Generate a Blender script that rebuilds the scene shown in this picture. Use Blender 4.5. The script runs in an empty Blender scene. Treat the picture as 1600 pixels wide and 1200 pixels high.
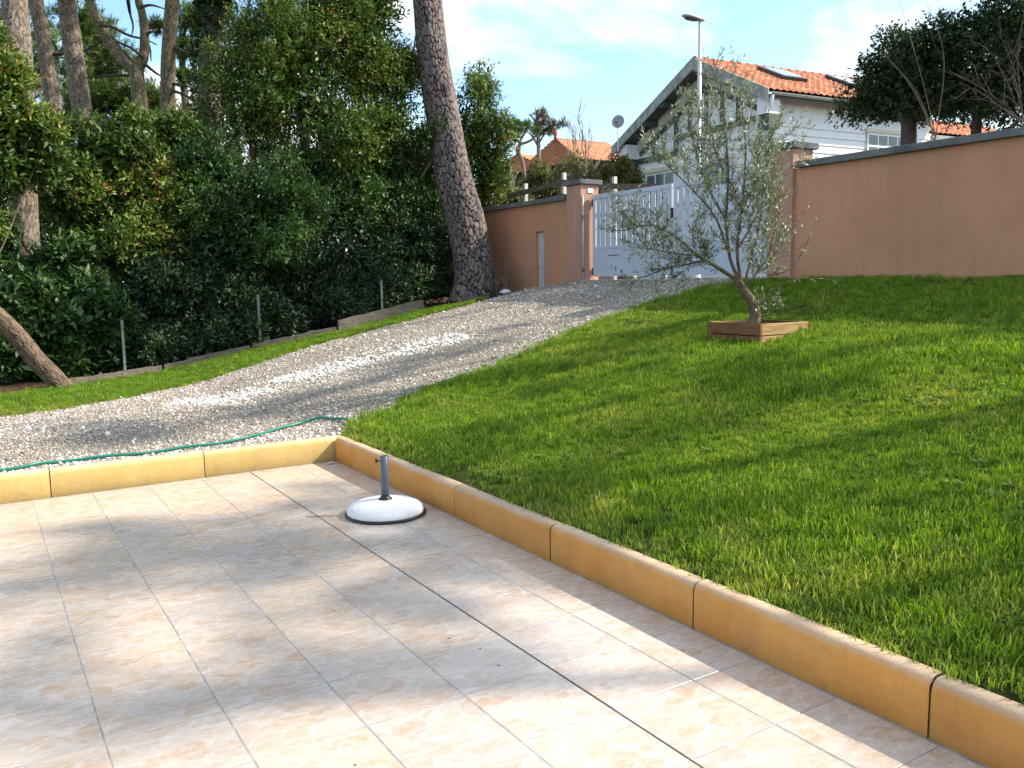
import bpy, math, random
import numpy as np
from mathutils import Matrix, Vector

random.seed(7)
RNG = np.random.default_rng(7)
SC = bpy.context.scene
COL = SC.collection

# ------------------------------------------------------------------ camera, sky, sun, exposure
EYE = 1.5                                   # height of the lens above the patio
FPX = 1331.0                                # focal length in photograph pixels (1600 wide)
R = np.array([[0.84420123, -0.07769352, 0.53036591],     # world = R @ (right, down, forward)
              [-0.5358154, -0.09455566, 0.83902389],
              [-0.01503762, -0.99248322, -0.12145339]])
cam_d = bpy.data.cameras.new('camera'); cam = bpy.data.objects.new('camera', cam_d); COL.objects.link(cam)
cam_d.sensor_width = 36; cam_d.lens = 36 * FPX / 1600; cam_d.clip_start = .05; cam_d.clip_end = 3000
cam.matrix_world = Matrix([[R[i, 0], -R[i, 1], -R[i, 2], (0, 0, EYE)[i]] for i in range(3)] + [[0, 0, 0, 1]])
SC.camera = cam

SUN_EL, SUN_AZ = math.radians(38), math.radians(118)      # azimuth clockwise from +Y
S = np.array([math.cos(SUN_EL) * math.sin(SUN_AZ), math.cos(SUN_EL) * math.cos(SUN_AZ), math.sin(SUN_EL)])
sun_d = bpy.data.lights.new('sun', 'SUN'); sun_d.energy = 4.1; sun_d.angle = math.radians(.9); sun_d.color = (1, .9, .76)
sun = bpy.data.objects.new('sun', sun_d); COL.objects.link(sun)
sun.rotation_euler = Vector(S).to_track_quat('Z', 'Y').to_euler()

world = bpy.data.worlds.new('World'); SC.world = world; world.use_nodes = True
nt = world.node_tree; nt.nodes.clear()
def wn(t, **k):
    n = nt.nodes.new(t)
    for a, b in k.items(): setattr(n, a, b)
    return n
sky = wn('ShaderNodeTexSky', sky_type='NISHITA', sun_disc=False, sun_elevation=SUN_EL, sun_rotation=SUN_AZ,
         air_density=1.0, dust_density=.9, ozone_density=.55, altitude=10)
bg1 = wn('ShaderNodeBackground'); bg1.inputs[1].default_value = .145
bg2 = wn('ShaderNodeBackground'); bg2.inputs[0].default_value = (1, .99, .97, 1); bg2.inputs[1].default_value = .78
tc = wn('ShaderNodeTexCoord'); mp = wn('ShaderNodeMapping'); mp.inputs['Scale'].default_value = (1, 1, 2.3)
mp.inputs['Location'].default_value = (5.3, 1.4, .25)
nz = wn('ShaderNodeTexNoise'); nz.inputs['Scale'].default_value = 2.6; nz.inputs['Detail'].default_value = 7; nz.inputs['Roughness'].default_value = .55
nz.inputs['Distortion'].default_value = .35
rp = wn('ShaderNodeValToRGB'); rp.color_ramp.elements[0].position = .455; rp.color_ramp.elements[1].position = .61
mx = wn('ShaderNodeMixShader'); out = wn('ShaderNodeOutputWorld')
L = nt.links.new
L(tc.outputs['Generated'], mp.inputs[0]); L(mp.outputs[0], nz.inputs['Vector']); L(nz.outputs['Fac'], rp.inputs[0])
tint = wn('ShaderNodeMix', data_type='RGBA', blend_type='MULTIPLY'); tint.inputs[0].default_value = 1; tint.inputs[7].default_value = (.87, 1.02, 1.06, 1); L(sky.outputs[0], tint.inputs[6]); L(tint.outputs[2], bg1.inputs[0]); L(rp.outputs[0], mx.inputs[0]); L(bg1.outputs[0], mx.inputs[1]); L(bg2.outputs[0], mx.inputs[2]); L(mx.outputs[0], out.inputs[0])

SC.view_settings.view_transform = 'Standard'; SC.view_settings.look = 'None'
SC.view_settings.exposure = 1.05; SC.view_settings.gamma = 1; SC.view_settings.use_curve_mapping = False
SC.cycles.max_bounces = 6; SC.cycles.transparent_max_bounces = 6
SC.cycles.diffuse_bounces = 3; SC.cycles.glossy_bounces = 3; SC.cycles.transmission_bounces = 4

# ------------------------------------------------------------------ helpers
def ray(px, py): return R @ np.array([(px - 800) / FPX, (py - 600) / FPX, 1.0])
def at(px, py, X=None, Y=None, D=None):
    """the place seen at a photo pixel that lies on the plane X=.. or Y=.. or at camera depth D"""
    d = ray(px, py)
    t = D if D is not None else (X / d[0] if X is not None else Y / d[1])
    return np.array([0, 0, EYE]) + t * d
def depth_of(p): return float(R[:, 2] @ (np.asarray(p) - [0, 0, EYE]))
RGT = np.array([R[0, 0], R[1, 0], 0]); RGT /= np.linalg.norm(RGT)
FWD = np.array([R[0, 2], R[1, 2], 0]); FWD /= np.linalg.norm(FWD)

def ground(X, Y):
    X = np.asarray(X, float); Y = np.asarray(Y, float)
    t = np.clip((X - 2.4) / 7.1, 0, 1)
    z = .17 + 1.28 * t + np.where(X < 2.4, .02 * (np.maximum(X, -12) - 2.4), 0)
    z = z - np.clip((Y - 13) * .1, 0, .3) * np.clip((X - 5) / 4, 0, 1)
    z = z + (.012 * np.sin(X * 1.7 + Y * 1.1) + .010 * np.sin(Y * 2.3 - X * .8)) * np.clip(np.abs(X - 2.6) / 1.2, 0, 1) - .012 * np.exp(-np.abs(X - 2.6) / .15)
    return z

def tag(o, label=None, cat=None, group=None, kind=None):
    if label: o['label'] = label
    if cat: o['category'] = cat
    if group: o['group'] = group
    if kind: o['kind'] = kind
    return o
def empty(name, loc, label=None, cat=None, group=None):
    o = bpy.data.objects.new(name, None); COL.objects.link(o); o.location = Vector(loc); o.empty_display_size = .2
    return tag(o, label, cat, group)

def mesh_obj(name, verts, faces, mat, parent=None, smooth=False, attrs=None, origin=None):
    """one mesh object from world-space arrays; faces is a list of tuples or an (n,k) array"""
    v = np.asarray(verts, float).reshape(-1, 3)
    if parent is not None:
        off = np.array(parent.location) if parent.parent is None else np.array(parent.location) + np.array(parent.parent.location)
        o_loc = (0, 0, 0)
    else:
        off = np.array(origin) if origin is not None else np.array([(v[:, 0].min() + v[:, 0].max()) / 2, (v[:, 1].min() + v[:, 1].max()) / 2, v[:, 2].min()])
        o_loc = off
    v = v - off
    me = bpy.data.meshes.new(name)
    if isinstance(faces, np.ndarray):
        n, k = faces.shape
        me.vertices.add(len(v)); me.vertices.foreach_set('co', v.astype(np.float32).ravel())
        me.loops.add(n * k); me.loops.foreach_set('vertex_index', faces.astype(np.int32).ravel())
        me.polygons.add(n); me.polygons.foreach_set('loop_start', np.arange(0, n * k, k, dtype=np.int32))
        me.update(calc_edges=True)
    else:
        me.from_pydata(v.tolist(), [], faces); me.update()
    if smooth: me.polygons.foreach_set('use_smooth', np.ones(len(me.polygons), bool))
    if attrs:
        for an, (dom, arr) in attrs.items():
            a = me.attributes.new(an, 'FLOAT', dom); a.data.foreach_set('value', np.asarray(arr, np.float32))
    if mat: me.materials.append(mat)
    o = bpy.data.objects.new(name, me); COL.objects.link(o); o.location = Vector(o_loc)
    if parent is not None: o.parent = parent
    return o
def inst(src, name, parent, loc):
    o = bpy.data.objects.new(name, src); COL.objects.link(o); o.parent = parent; o.location = Vector(loc); return o

class MB:
    def __init__(s): s.v = []; s.f = []
    def add(s, v, f):
        n = len(s.v); s.v += [tuple(map(float, p)) for p in v]; s.f += [tuple(i + n for i in q) for q in f]; return s
    def box(s, a, b, bev=0.0):
        x0, y0, z0 = np.minimum(a, b); x1, y1, z1 = np.maximum(a, b); e = bev
        if e <= 0:
            return s.add([(x0, y0, z0), (x1, y0, z0), (x1, y1, z0), (x0, y1, z0), (x0, y0, z1), (x1, y0, z1), (x1, y1, z1), (x0, y1, z1)],
                         [(0, 3, 2, 1), (4, 5, 6, 7), (0, 1, 5, 4), (1, 2, 6, 5), (2, 3, 7, 6), (3, 0, 4, 7)])
        rings = [(z0, e), (z0 + e, 0), (z1 - e, 0), (z1, e)]; v = []
        for z, i in rings: v += [(x0 + i, y0 + i, z), (x1 - i, y0 + i, z), (x1 - i, y1 - i, z), (x0 + i, y1 - i, z)]
        f = [(3, 2, 1, 0), (12, 13, 14, 15)]
        for r in range(3):
            for k in range(4): f.append((r * 4 + k, r * 4 + (k + 1) % 4, r * 4 + 4 + (k + 1) % 4, r * 4 + 4 + k))
        return s.add(v, f)
    def hexa(s, bot, top):
        """8 corners: bottom ring of 4, top ring of 4"""
        return s.add(list(bot) + list(top), [(3, 2, 1, 0), (4, 5, 6, 7), (0, 1, 5, 4), (1, 2, 6, 5), (2, 3, 7, 6), (3, 0, 4, 7)])
    def beam(s, p, q, w, h, up=(0, 0, 1)):
        p = np.asarray(p, float); q = np.asarray(q, float); d = q - p; d /= np.linalg.norm(d)
        side = np.cross(d, up); side /= np.linalg.norm(side); u = np.cross(side, d)
        c = [-side * w / 2 - u * h / 2, side * w / 2 - u * h / 2, side * w / 2 + u * h / 2, -side * w / 2 + u * h / 2]
        return s.hexa([p + k for k in c], [q + k for k in c])
    def tube(s, pts, rad, n=10, cap=True):
        pts = np.asarray(pts, float); rad = np.broadcast_to(rad, (len(pts),)).astype(float)
        t = np.gradient(pts, axis=0); t /= np.linalg.norm(t, axis=1)[:, None]
        ref = np.array([0, 0, 1.0]) if abs(t[0][2]) < .9 else np.array([1.0, 0, 0])
        v = []; f = []
        for i, p in enumerate(pts):
            a = np.cross(t[i], ref); a /= np.linalg.norm(a); b = np.cross(t[i], a)
            for k in range(n):
                th = 2 * math.pi * k / n; v.append(p + rad[i] * (a * math.cos(th) + b * math.sin(th)))
        for i in range(len(pts) - 1):
            for k in range(n): f.append((i * n + k, i * n + (k + 1) % n, i * n + n + (k + 1) % n, i * n + n + k))
        if cap: f += [tuple(range(n - 1, -1, -1)), tuple(range((len(pts) - 1) * n, len(pts) * n))]
        return s.add(v, f)
    def lathe(s, c, prof, n=32):
        v = []; f = []
        for r, z in prof:
            for k in range(n):
                th = 2 * math.pi * k / n; v.append((c[0] + r * math.cos(th), c[1] + r * math.sin(th), c[2] + z))
        for i in range(len(prof) - 1):
            for k in range(n): f.append((i * n + k, i * n + (k + 1) % n, i * n + n + (k + 1) % n, i * n + n + k))
        f += [tuple(range(n - 1, -1, -1)), tuple(range((len(prof) - 1) * n, len(prof) * n))]
        return s.add(v, f)
    def build(s, name, mat, parent=None, smooth=False, origin=None): return mesh_obj(name, s.v, s.f, mat, parent, smooth, None, origin)

def spline(pts, n):
    pts = np.asarray(pts, float); m = len(pts); P = np.vstack([2 * pts[0] - pts[1], pts, 2 * pts[-1] - pts[-2]])
    out = []
    for t in np.linspace(0, m - 1 - 1e-9, n):
        i = int(t); u = t - i; a, b, c, d = P[i], P[i + 1], P[i + 2], P[i + 3]
        out.append(.5 * (2 * b + (c - a) * u + (2 * a - 5 * b + 4 * c - d) * u * u + (3 * b - a - 3 * c + d) * u ** 3))
    return np.array(out)
def unit(a): return a / np.maximum(np.linalg.norm(a, axis=-1, keepdims=True), 1e-9)

# ------------------------------------------------------------------ materials
class Mat:
    def __init__(s, name):
        s.m = bpy.data.materials.new(name); s.m.use_nodes = True; s.t = s.m.node_tree; s.b = s.t.nodes['Principled BSDF']
        s.geo = None
    def n(s, t, **k):
        q = s.t.nodes.new(t)
        for a, b in k.items(): setattr(q, a, b)
        return q
    def l(s, a, b): s.t.links.new(a, b)
    def pos(s): return s.n('ShaderNodeNewGeometry').outputs['Position']
    def obj(s): return s.n('ShaderNodeTexCoord').outputs['Object']
    def attr(s, name): return s.n('ShaderNodeAttribute', attribute_name=name).outputs['Fac']
    def mapping(s, vec, scale=(1, 1, 1), loc=(0, 0, 0), rot=(0, 0, 0)):
        q = s.n('ShaderNodeMapping'); q.inputs['Scale'].default_value = scale; q.inputs['Location'].default_value = loc; q.inputs['Rotation'].default_value = rot
        s.l(vec, q.inputs[0]); return q.outputs[0]
    def noise(s, vec, scale, detail=4, rough=.55, dist=0):
        q = s.n('ShaderNodeTexNoise'); q.inputs['Scale'].default_value = scale; q.inputs['Detail'].default_value = detail
        q.inputs['Roughness'].default_value = rough; q.inputs['Distortion'].default_value = dist; s.l(vec, q.inputs['Vector']); return q.outputs['Fac']
    def vor(s, vec, scale, feature='F1', out='Distance'):
        q = s.n('ShaderNodeTexVoronoi', feature=feature); q.inputs['Scale'].default_value = scale; s.l(vec, q.inputs['Vector']); return q.outputs[out]
    def ramp(s, fac, stops):
        q = s.n('ShaderNodeValToRGB'); e = q.color_ramp.elements
        while len(e) < len(stops): e.new(.5)
        for k, (p, c) in enumerate(stops):
            e[k].position = p; e[k].color = (c, c, c, 1) if not hasattr(c, '__len__') else (*c, 1)
        s.l(fac, q.inputs[0]); return q.outputs[0]
    def mix(s, fac, a, b, mode='MIX'):
        q = s.n('ShaderNodeMix', data_type='RGBA', blend_type=mode)
        for i, x in ((0, fac), (6, a), (7, b)):
            if isinstance(x, (int, float)): q.inputs[i].default_value = x if i == 0 else (x, x, x, 1)
            elif isinstance(x, tuple): q.inputs[i].default_value = (*x, 1)
            else: s.l(x, q.inputs[i])
        return q.outputs[2]
    def math(s, op, a, b=0.0):
        q = s.n('ShaderNodeMath', operation=op)
        for i, x in ((0, a), (1, b)):
            if isinstance(x, (int, float)): q.inputs[i].default_value = x
            else: s.l(x, q.inputs[i])
        return q.outputs[0]
    def color(s, c):
        if isinstance(c, tuple): s.b.inputs['Base Color'].default_value = (*c, 1)
        else: s.l(c, s.b.inputs['Base Color'])
        return s
    def rough(s, r, spec=.5):
        if isinstance(r, (int, float)): s.b.inputs['Roughness'].default_value = r
        else: s.l(r, s.b.inputs['Roughness'])
        s.b.inputs['Specular IOR Level'].default_value = spec; return s
    def bump(s, h, strength=.5, dist=.01):
        q = s.n('ShaderNodeBump'); q.inputs['Strength'].default_value = strength; q.inputs['Distance'].default_value = dist
        s.l(h, q.inputs['Height']); s.l(q.outputs[0], s.b.inputs['Normal']); return s
    def translucent(s, col, fac):
        tr = s.n('ShaderNodeBsdfTranslucent'); m = s.n('ShaderNodeMixShader'); m.inputs[0].default_value = fac
        if isinstance(col, tuple): tr.inputs[0].default_value = (*col, 1)
        else: s.l(col, tr.inputs[0])
        o = s.t.nodes['Material Output']; s.l(s.b.outputs[0], m.inputs[1]); s.l(tr.outputs[0], m.inputs[2]); s.l(m.outputs[0], o.inputs[0]); return s

def plain(name, c, r=.6, var=.12, scale=6, bump=0, metallic=0, spec=.5):
    m = Mat(name); p = m.obj(); nn = m.noise(p, scale, 5, .6)
    lo = tuple(x * (1 - var) for x in c); hi = tuple(min(1, x * (1 + var)) for x in c)
    m.color(m.ramp(nn, [(.3, lo), (.7, hi)])).rough(r, spec); m.b.inputs['Metallic'].default_value = metallic
    if bump: m.bump(m.noise(p, scale * 12, 4, .6), bump, .004)
    return m.m

def leaf_mat(name, stops, trans=.25, rough=.42, spec=.5):
    rough = max(rough, .5); spec = .38
    m = Mat(name); a = m.attr('rnd'); c = m.ramp(a, stops)
    m.color(c).rough(rough, spec)
    tcol = m.mix(1.0, c, (1.15, 1.25, .55), 'MULTIPLY'); m.translucent(tcol, trans * .75); return m.m

M = {}
def make_materials():
    # terrace tile: a printed flagstone look, every tile shifted
    m = Mat('tile'); tcn = m.n('ShaderNodeTexCoord'); oi = m.n('ShaderNodeObjectInfo')
    off = m.n('ShaderNodeVectorMath', operation='SCALE'); cmb = m.n('ShaderNodeCombineXYZ')
    m.l(oi.outputs['Random'], cmb.inputs[0]); m.l(m.math('FRACT', m.math('MULTIPLY', oi.outputs['Random'], 37.7)), cmb.inputs[1]); m.l(cmb.outputs[0], off.inputs[0]); off.inputs['Scale'].default_value = 21
    add = m.n('ShaderNodeVectorMath', operation='ADD'); m.l(tcn.outputs['Object'], add.inputs[0]); m.l(off.outputs[0], add.inputs[1]); v = add.outputs[0]
    wq = m.n('ShaderNodeTexNoise'); wq.inputs['Scale'].default_value = 9; wq.inputs['Detail'].default_value = 3; m.l(v, wq.inputs['Vector'])
    ws = m.n('ShaderNodeVectorMath', operation='SCALE'); ws.inputs['Scale'].default_value = .10; m.l(wq.outputs['Color'], ws.inputs[0])
    wa = m.n('ShaderNodeVectorMath', operation='ADD'); m.l(v, wa.inputs[0]); m.l(ws.outputs[0], wa.inputs[1]); v2 = m.mapping(wa.outputs[0], (1, 1.5, 1), rot=(0, 0, .5))
    edge = m.vor(v2, 8.5, 'DISTANCE_TO_EDGE'); cell = m.vor(v2, 8.5, 'F1', 'Color')
    sep = m.n('ShaderNodeSeparateColor'); m.l(cell, sep.inputs[0])
    base = m.ramp(sep.outputs[0], [(0, (.485, .35, .245)), (.35, (.52, .405, .305)), (.7, (.54, .455, .375)), (1, (.475, .385, .315))])
    grain = m.noise(m.mapping(v, (9, 26, 1), rot=(0, 0, .35)), 1.3, 6, .66)
    base = m.mix(m.ramp(grain, [(.46, 0.0), (.68, .7)]), base, (.59, .555, .52))
    mar = m.noise(v, 16, 6, .70, 1.2); base = m.mix(m.ramp(mar, [(.50, 0.0), (.62, .42), (.66, .08), (.8, .4)]), base, (.62, .595, .57))
    vein = m.math('MULTIPLY', m.ramp(edge, [(0, 1.0), (.03, .7), (.085, 0.0)]), m.ramp(m.noise(v, 13, 5, .75), [(.44, 0.0), (.6, 1.0)]))
    base = m.mix(m.math('MULTIPLY', vein, .5), base, (.70, .685, .665))
    dirt = m.noise(m.pos(), 1.1, 5, .6); base = m.mix(m.ramp(dirt, [(.35, .0), (.8, .25)]), base, (.44, .37, .31))
    tone = m.ramp(oi.outputs['Random'], [(0, (.90, .91, .93)), (.5, (1, .985, .97)), (1, (1.0, .94, .88))]); base = m.mix(1.0, base, tone, 'MULTIPLY'); spk = m.noise(m.pos(), 70, 3, .7); base = m.mix(m.ramp(spk, [(.69, 0.0), (.76, .45)]), base, (.30, .25, .2))
    m.color(base).rough(m.ramp(grain, [(.3, .20), (.7, .36)]), .55).bump(grain, .12, .001); M['tile'] = m.m
    M['grout'] = plain('grout', (.30, .29, .275), .95, .3, 14, .3)
    M['mortar'] = plain('mortar', (.12, .085, .05), .95, .3, 20, .3)
    M['joint'] = plain('joint_filler', (.018, .017, .016), .9, .3, 20, .3)
    # kerb stones: ochre concrete, pigment worn grey on the rounded top
    def kerb(name, c1, c2):
        m = Mat(name); p = m.pos(); n1 = m.noise(p, 5, 6, .65); c = m.ramp(n1, [(.3, c1), (.7, c2)])
        st = m.noise(m.mapping(p, (9, 9, 1.2)), 2.2, 4, .6); c = m.mix(m.ramp(st, [(.55, 0.0), (.8, .35)]), c, tuple(x * .62 for x in c1))
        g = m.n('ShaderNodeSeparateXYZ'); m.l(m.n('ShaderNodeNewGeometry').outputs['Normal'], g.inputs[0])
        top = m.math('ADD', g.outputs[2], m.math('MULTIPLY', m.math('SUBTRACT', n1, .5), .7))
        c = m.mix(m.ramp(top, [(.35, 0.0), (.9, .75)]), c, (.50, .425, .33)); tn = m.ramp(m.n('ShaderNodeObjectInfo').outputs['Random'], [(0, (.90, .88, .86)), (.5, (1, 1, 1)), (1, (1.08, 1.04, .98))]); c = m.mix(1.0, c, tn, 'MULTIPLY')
        blot = m.noise(p, 2.3, 7, .75); c = m.mix(m.ramp(blot, [(.52, 0.0), (.72, .38)]), c, (.34, .24, .14)); alg = m.noise(p, 11, 6, .75); c = m.mix(m.ramp(alg, [(.60, 0.0), (.74, .42)]), c, (.20, .17, .10))
        pit = m.noise(p, 160, 2, .6); c = m.mix(m.ramp(pit, [(.62, 0.0), (.74, .5)]), c, (.16, .10, .05))
        m.color(c).rough(.82, .3).bump(m.math('ADD', m.noise(p, 120, 4, .6), m.math('MULTIPLY', m.noise(p, 9, 5, .65), 2.0)), .35, .006); return m.m
    M['kerb_orange'] = kerb('kerb_orange', (.53, .24, .058), (.61, .31, .092))
    M['kerb_yellow'] = kerb('kerb_yellow', (.50, .35, .125), (.57, .42, .175))
    # rendered wall
    m = Mat('render'); p = m.pos(); n1 = m.noise(p, .9, 5, .6); c = m.ramp(n1, [(.3, (.48, .245, .145)), (.7, (.58, .305, .185))])
    st = m.noise(m.mapping(p, (5, 5, .5)), 1.6, 5, .65); c = m.mix(m.ramp(st, [(.52, 0.0), (.85, .45)]), c, (.30, .185, .135))
    rs = m.noise(m.mapping(p, (4.5, 4.5, .22)), 1.2, 7, .75); c = m.mix(m.ramp(rs, [(.52, 0.0), (.74, .30)]), c, (.29, .18, .13)); pa = m.noise(p, 4, 7, .7); c = m.mix(m.ramp(pa, [(.55, 0.0), (.8, .25)]), c, (.58, .36, .26))
    m.color(c).rough(.95, .2).bump(m.noise(p, 90, 4, .7), .5, .006); M['render'] = m.m
    m = Mat('pillar_render'); p = m.pos(); n1 = m.noise(p, 1.3, 5, .6); c = m.ramp(n1, [(.3, (.46, .26, .185)), (.7, (.54, .32, .23))])
    st = m.noise(m.mapping(p, (7, 7, .6)), 1.6, 5, .65); c = m.mix(m.ramp(st, [(.47, 0.0), (.75, .6)]), c, (.22, .18, .16))
    m.color(c).rough(.95, .2).bump(m.noise(p, 90, 4, .7), .5, .006); M['pillar'] = m.m
    m = Mat('coping'); p = m.pos(); n1 = m.noise(p, 3, 6, .7); c = m.ramp(n1, [(.3, (.085, .095, .10)), (.55, (.15, .16, .165)), (.75, (.27, .275, .265))])
    m.color(c).rough(.85, .3).bump(m.noise(p, 60, 4, .6), .3, .004); M['coping'] = m.m
    M['gate'] = plain('gate_paint', (.50, .56, .66), .45, .07, 3, 0)
    M['dark_metal'] = plain('dark_metal', (.03, .03, .032), .5, .3, 12)
    M['grey_metal'] = plain('grey_metal', (.30, .31, .31), .45, .15, 8, 0, .6)
    M['post_dull'] = plain('post_dull', (.16, .18, .17), .7, .3, 8)
    M['galv'] = plain('galvanised', (.58, .60, .60), .38, .12, 7, 0, .25)
    M['lamp_grey'] = plain('lamp_grey', (.46, .49, .52), .4, .08, 6)
    M['lamp_under'] = plain('lamp_under', (.05, .05, .055), .3, .2, 20)
    M['white_paint'] = plain('white_paint', (.78, .82, .85), .65, .05, 4)
    M['white_board'] = plain('white_board', (.79, .82, .85), .6, .05, 5, .1)
    M['cream'] = plain('cream_paint', (.62, .60, .50), .7, .1, 6)
    M['timber_green'] = plain('timber_green', (.045, .075, .062), .6, .3, 8, .2)
    M['fascia'] = plain('fascia_weathered', (.30, .33, .31), .8, .45, 5, .3)
    M['soffit'] = plain('soffit', (.10, .115, .105), .8, .25, 6)
    M['glass'] = plain('window_glass', (.09, .11, .12), .08, .3, 2)
    M['skylight'] = plain('skylight_glass', (.42, .52, .58), .05, .2, 2)
    M['zinc'] = plain('zinc', (.40, .42, .42), .45, .2, 7, 0, .5)
    m = Mat('roof_tile'); c = m.ramp(m.attr('rnd'), [(0, (.36, .115, .055)), (.5, (.48, .175, .085)), (1, (.58, .27, .155))])
    c = m.mix(m.ramp(m.noise(m.pos(), 2.2, 6, .7), [(.5, 0.0), (.8, .55)]), c, (.22, .12, .075)); m.color(c).rough(.8, .3); M['roof'] = m.m
    M['dark_wood'] = plain('dark_wood', (.045, .034, .028), .8, .4, 6, .3)
    M['rail_wood'] = plain('rail_wood', (.11, .095, .085), .85, .35, 9, .3)
    M['post_grey'] = plain('post_grey', (.50, .51, .51), .7, .15, 9)
    # planter board: stained pine, grain along the board; shaded and sunlit sides painted apart
    def wood(name, c1, c2, sc, scale=(1, 1, 1)):
        m = Mat(name); p = m.mapping(m.obj(), scale); g = m.noise(p, sc, 7, .62, .4); c = m.ramp(g, [(.3, c1), (.55, c2), (.75, tuple(x * 1.3 for x in c2))])
        m.color(c).rough(.7, .3).bump(g, .3, .004); return m.m
    M['board_shaded'] = wood('board_shaded', (.075, .028, .012), (.19, .085, .036), 3, (9, 1.2, 14))
    M['board_sunlit'] = wood('board_sunlit', (.22, .12, .05), (.42, .27, .12), 3, (1.2, 9, 14))
    M['log'] = wood('edging_log', (.06, .048, .038), (.135, .115, .095), 3, (1.5, 10, 10))
    m = Mat('soil'); p = m.pos(); n1 = m.noise(p, 9, 7, .7); m.color(m.ramp(n1, [(.3, (.022, .015, .010)), (.7, (.075, .052, .035))])).rough(1, .1).bump(m.noise(p, 50, 5, .7), .8, .02); M['soil'] = m.m
    m = Mat('leaf_litter'); p = m.pos(); n1 = m.vor(p, 28, 'F1', 'Color'); sp = m.n('ShaderNodeSeparateColor'); m.l(n1, sp.inputs[0])
    m.color(m.ramp(sp.outputs[0], [(0, (.03, .02, .014)), (.5, (.075, .045, .026)), (.85, (.13, .075, .04)), (1, (.2, .13, .07))])).rough(1, .1).bump(m.vor(p, 28), .7, .02); M['litter'] = m.m
    # lawn base (mostly hidden by blades)
    m = Mat('lawn_soil'); p = m.pos(); n1 = m.noise(p, 14, 6, .7); m.color(m.ramp(n1, [(.3, (.032, .036, .012)), (.55, (.055, .066, .020)), (.75, (.11, .09, .045))])).rough(1, .1).bump(m.noise(p, 80, 4, .7), .8, .02); M['lawn'] = m.m
    # grass blade: green with broad yellowed patches of its own
    def grass(name, dry):
        m = Mat(name); a = m.attr('rnd'); p = m.pos()
        g = m.ramp(a, [(0, (.070, .155, .012)), (.35, (.135, .265, .018)), (.75, (.215, .355, .026)), (1, (.34, .42, .08))])
        y = m.ramp(a, [(0, (.22, .29, .04)), (.5, (.32, .35, .07)), (1, (.50, .43, .19))])
        pt = m.noise(p, .75, 4, .6, .6); pt2 = m.noise(p, 3.2, 3, .6)
        f = m.ramp(m.math('ADD', m.math('MULTIPLY', pt, .7), m.math('MULTIPLY', pt2, .3)), [(.52 - dry, 0.0), (.70 - dry, .8)])
        c = m.mix(f, g, y); tv = m.ramp(m.n('ShaderNodeObjectInfo').outputs['Random'], [(0, (.42, .50, .5)), (.35, (.78, .84, .8)), (.7, (1.12, 1.08, 1.0)), (1, (1.65, 1.42, 1.1))]); c = m.mix(1.0, c, tv, 'MULTIPLY'); m.color(c).rough(.55, .3); m.translucent(m.mix(1.0, c, (1.25, 1.2, .45), 'MULTIPLY'), .42); return m.m
    M['grass'] = grass('grass_blade', 0.0)
    m = Mat('straw'); m.color(m.ramp(m.attr('rnd'), [(0, (.25, .19, .09)), (1, (.46, .37, .2))])).rough(.7, .3); M['straw'] = m.m
    # gravel
    m = Mat('gravel_bed'); p = m.pos(); q = m.n('ShaderNodeTexVoronoi'); q.inputs['Scale'].default_value = 75; m.l(p, q.inputs['Vector'])
    sp = m.n('ShaderNodeSeparateColor'); m.l(q.outputs['Color'], sp.inputs[0])
    c = m.ramp(sp.outputs[0], [(0, (.17, .145, .115)), (.4, (.28, .245, .20)), (.8, (.39, .355, .305)), (1, (.52, .49, .44))])
    c = m.mix(m.ramp(m.noise(p, 1.3, 5, .65), [(.42, 0.0), (.7, .6)]), c, (.19, .16, .12)); m.color(c).rough(.95, .2).bump(q.outputs['Distance'], .9, .02); M['gravel'] = m.m
    m = Mat('pebble'); oi = m.n('ShaderNodeObjectInfo'); a = oi.outputs['Random']
    c = m.ramp(a, [(0, (.14, .115, .09)), (.25, (.29, .25, .20)), (.5, (.40, .355, .30)), (.7, (.39, .29, .22)), (.86, (.49, .455, .40)), (1, (.62, .595, .555))])
    m.color(m.mix(m.ramp(m.noise(m.obj(), 3, 4, .6), [(.4, 0.0), (.75, .35)]), c, (.30, .26, .21))).rough(.88, .25); M['pebble'] = m.m
    m = Mat('white_stone'); a = m.n('ShaderNodeObjectInfo').outputs['Random']; m.color(m.ramp(a, [(0, (.46, .43, .38)), (.5, (.58, .555, .515)), (1, (.70, .69, .66))])).rough(.85, .25); M['white_stone'] = m.m
    # bark of the maritime pines: plates and cracks carried by the mesh
    def bark(name, st, crack=(.022, .018, .017)):
        m = Mat(name); c = m.ramp(m.attr('rnd'), st); p = m.pos()
        c = m.mix(m.ramp(m.noise(m.mapping(p, (1, 1, .3)), 40, 5, .7), [(.35, 0.0), (.8, .5)]), c, tuple(x * .5 for x in st[0][1]))
        c = m.mix(m.ramp(m.attr('plate'), [(.25, 1.0), (.85, 0.0)]), c, crack); m.color(c).rough(.92, .2).bump(m.noise(p, 110, 4, .7), .4, .006); return m.m
    M['bark_big'] = bark('bark_big', [(0, (.12, .092, .085)), (.4, (.175, .143, .135)), (.8, (.235, .20, .192)), (.95, (.255, .185, .16)), (1, (.30, .175, .13))], (.020, .016, .016))
    M['bark_pale'] = bark('bark_pale', [(0, (.14, .112, .085)), (.5, (.21, .175, .138)), (1, (.29, .25, .20))], (.075, .058, .046))
    M['bark_moss'] = bark('bark_moss', [(0, (.12, .105, .062)), (.5, (.19, .165, .10)), (1, (.26, .225, .155))], (.07, .058, .04))
    M['bark_trunk'] = bark('bark_trunk', [(0, (.11, .08, .055)), (.5, (.17, .125, .085)), (1, (.23, .165, .11))], (.06, .044, .032))
    M['bark_dark'] = plain('bark_dark', (.06, .045, .036), .9, .4, 9, .4)
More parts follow.
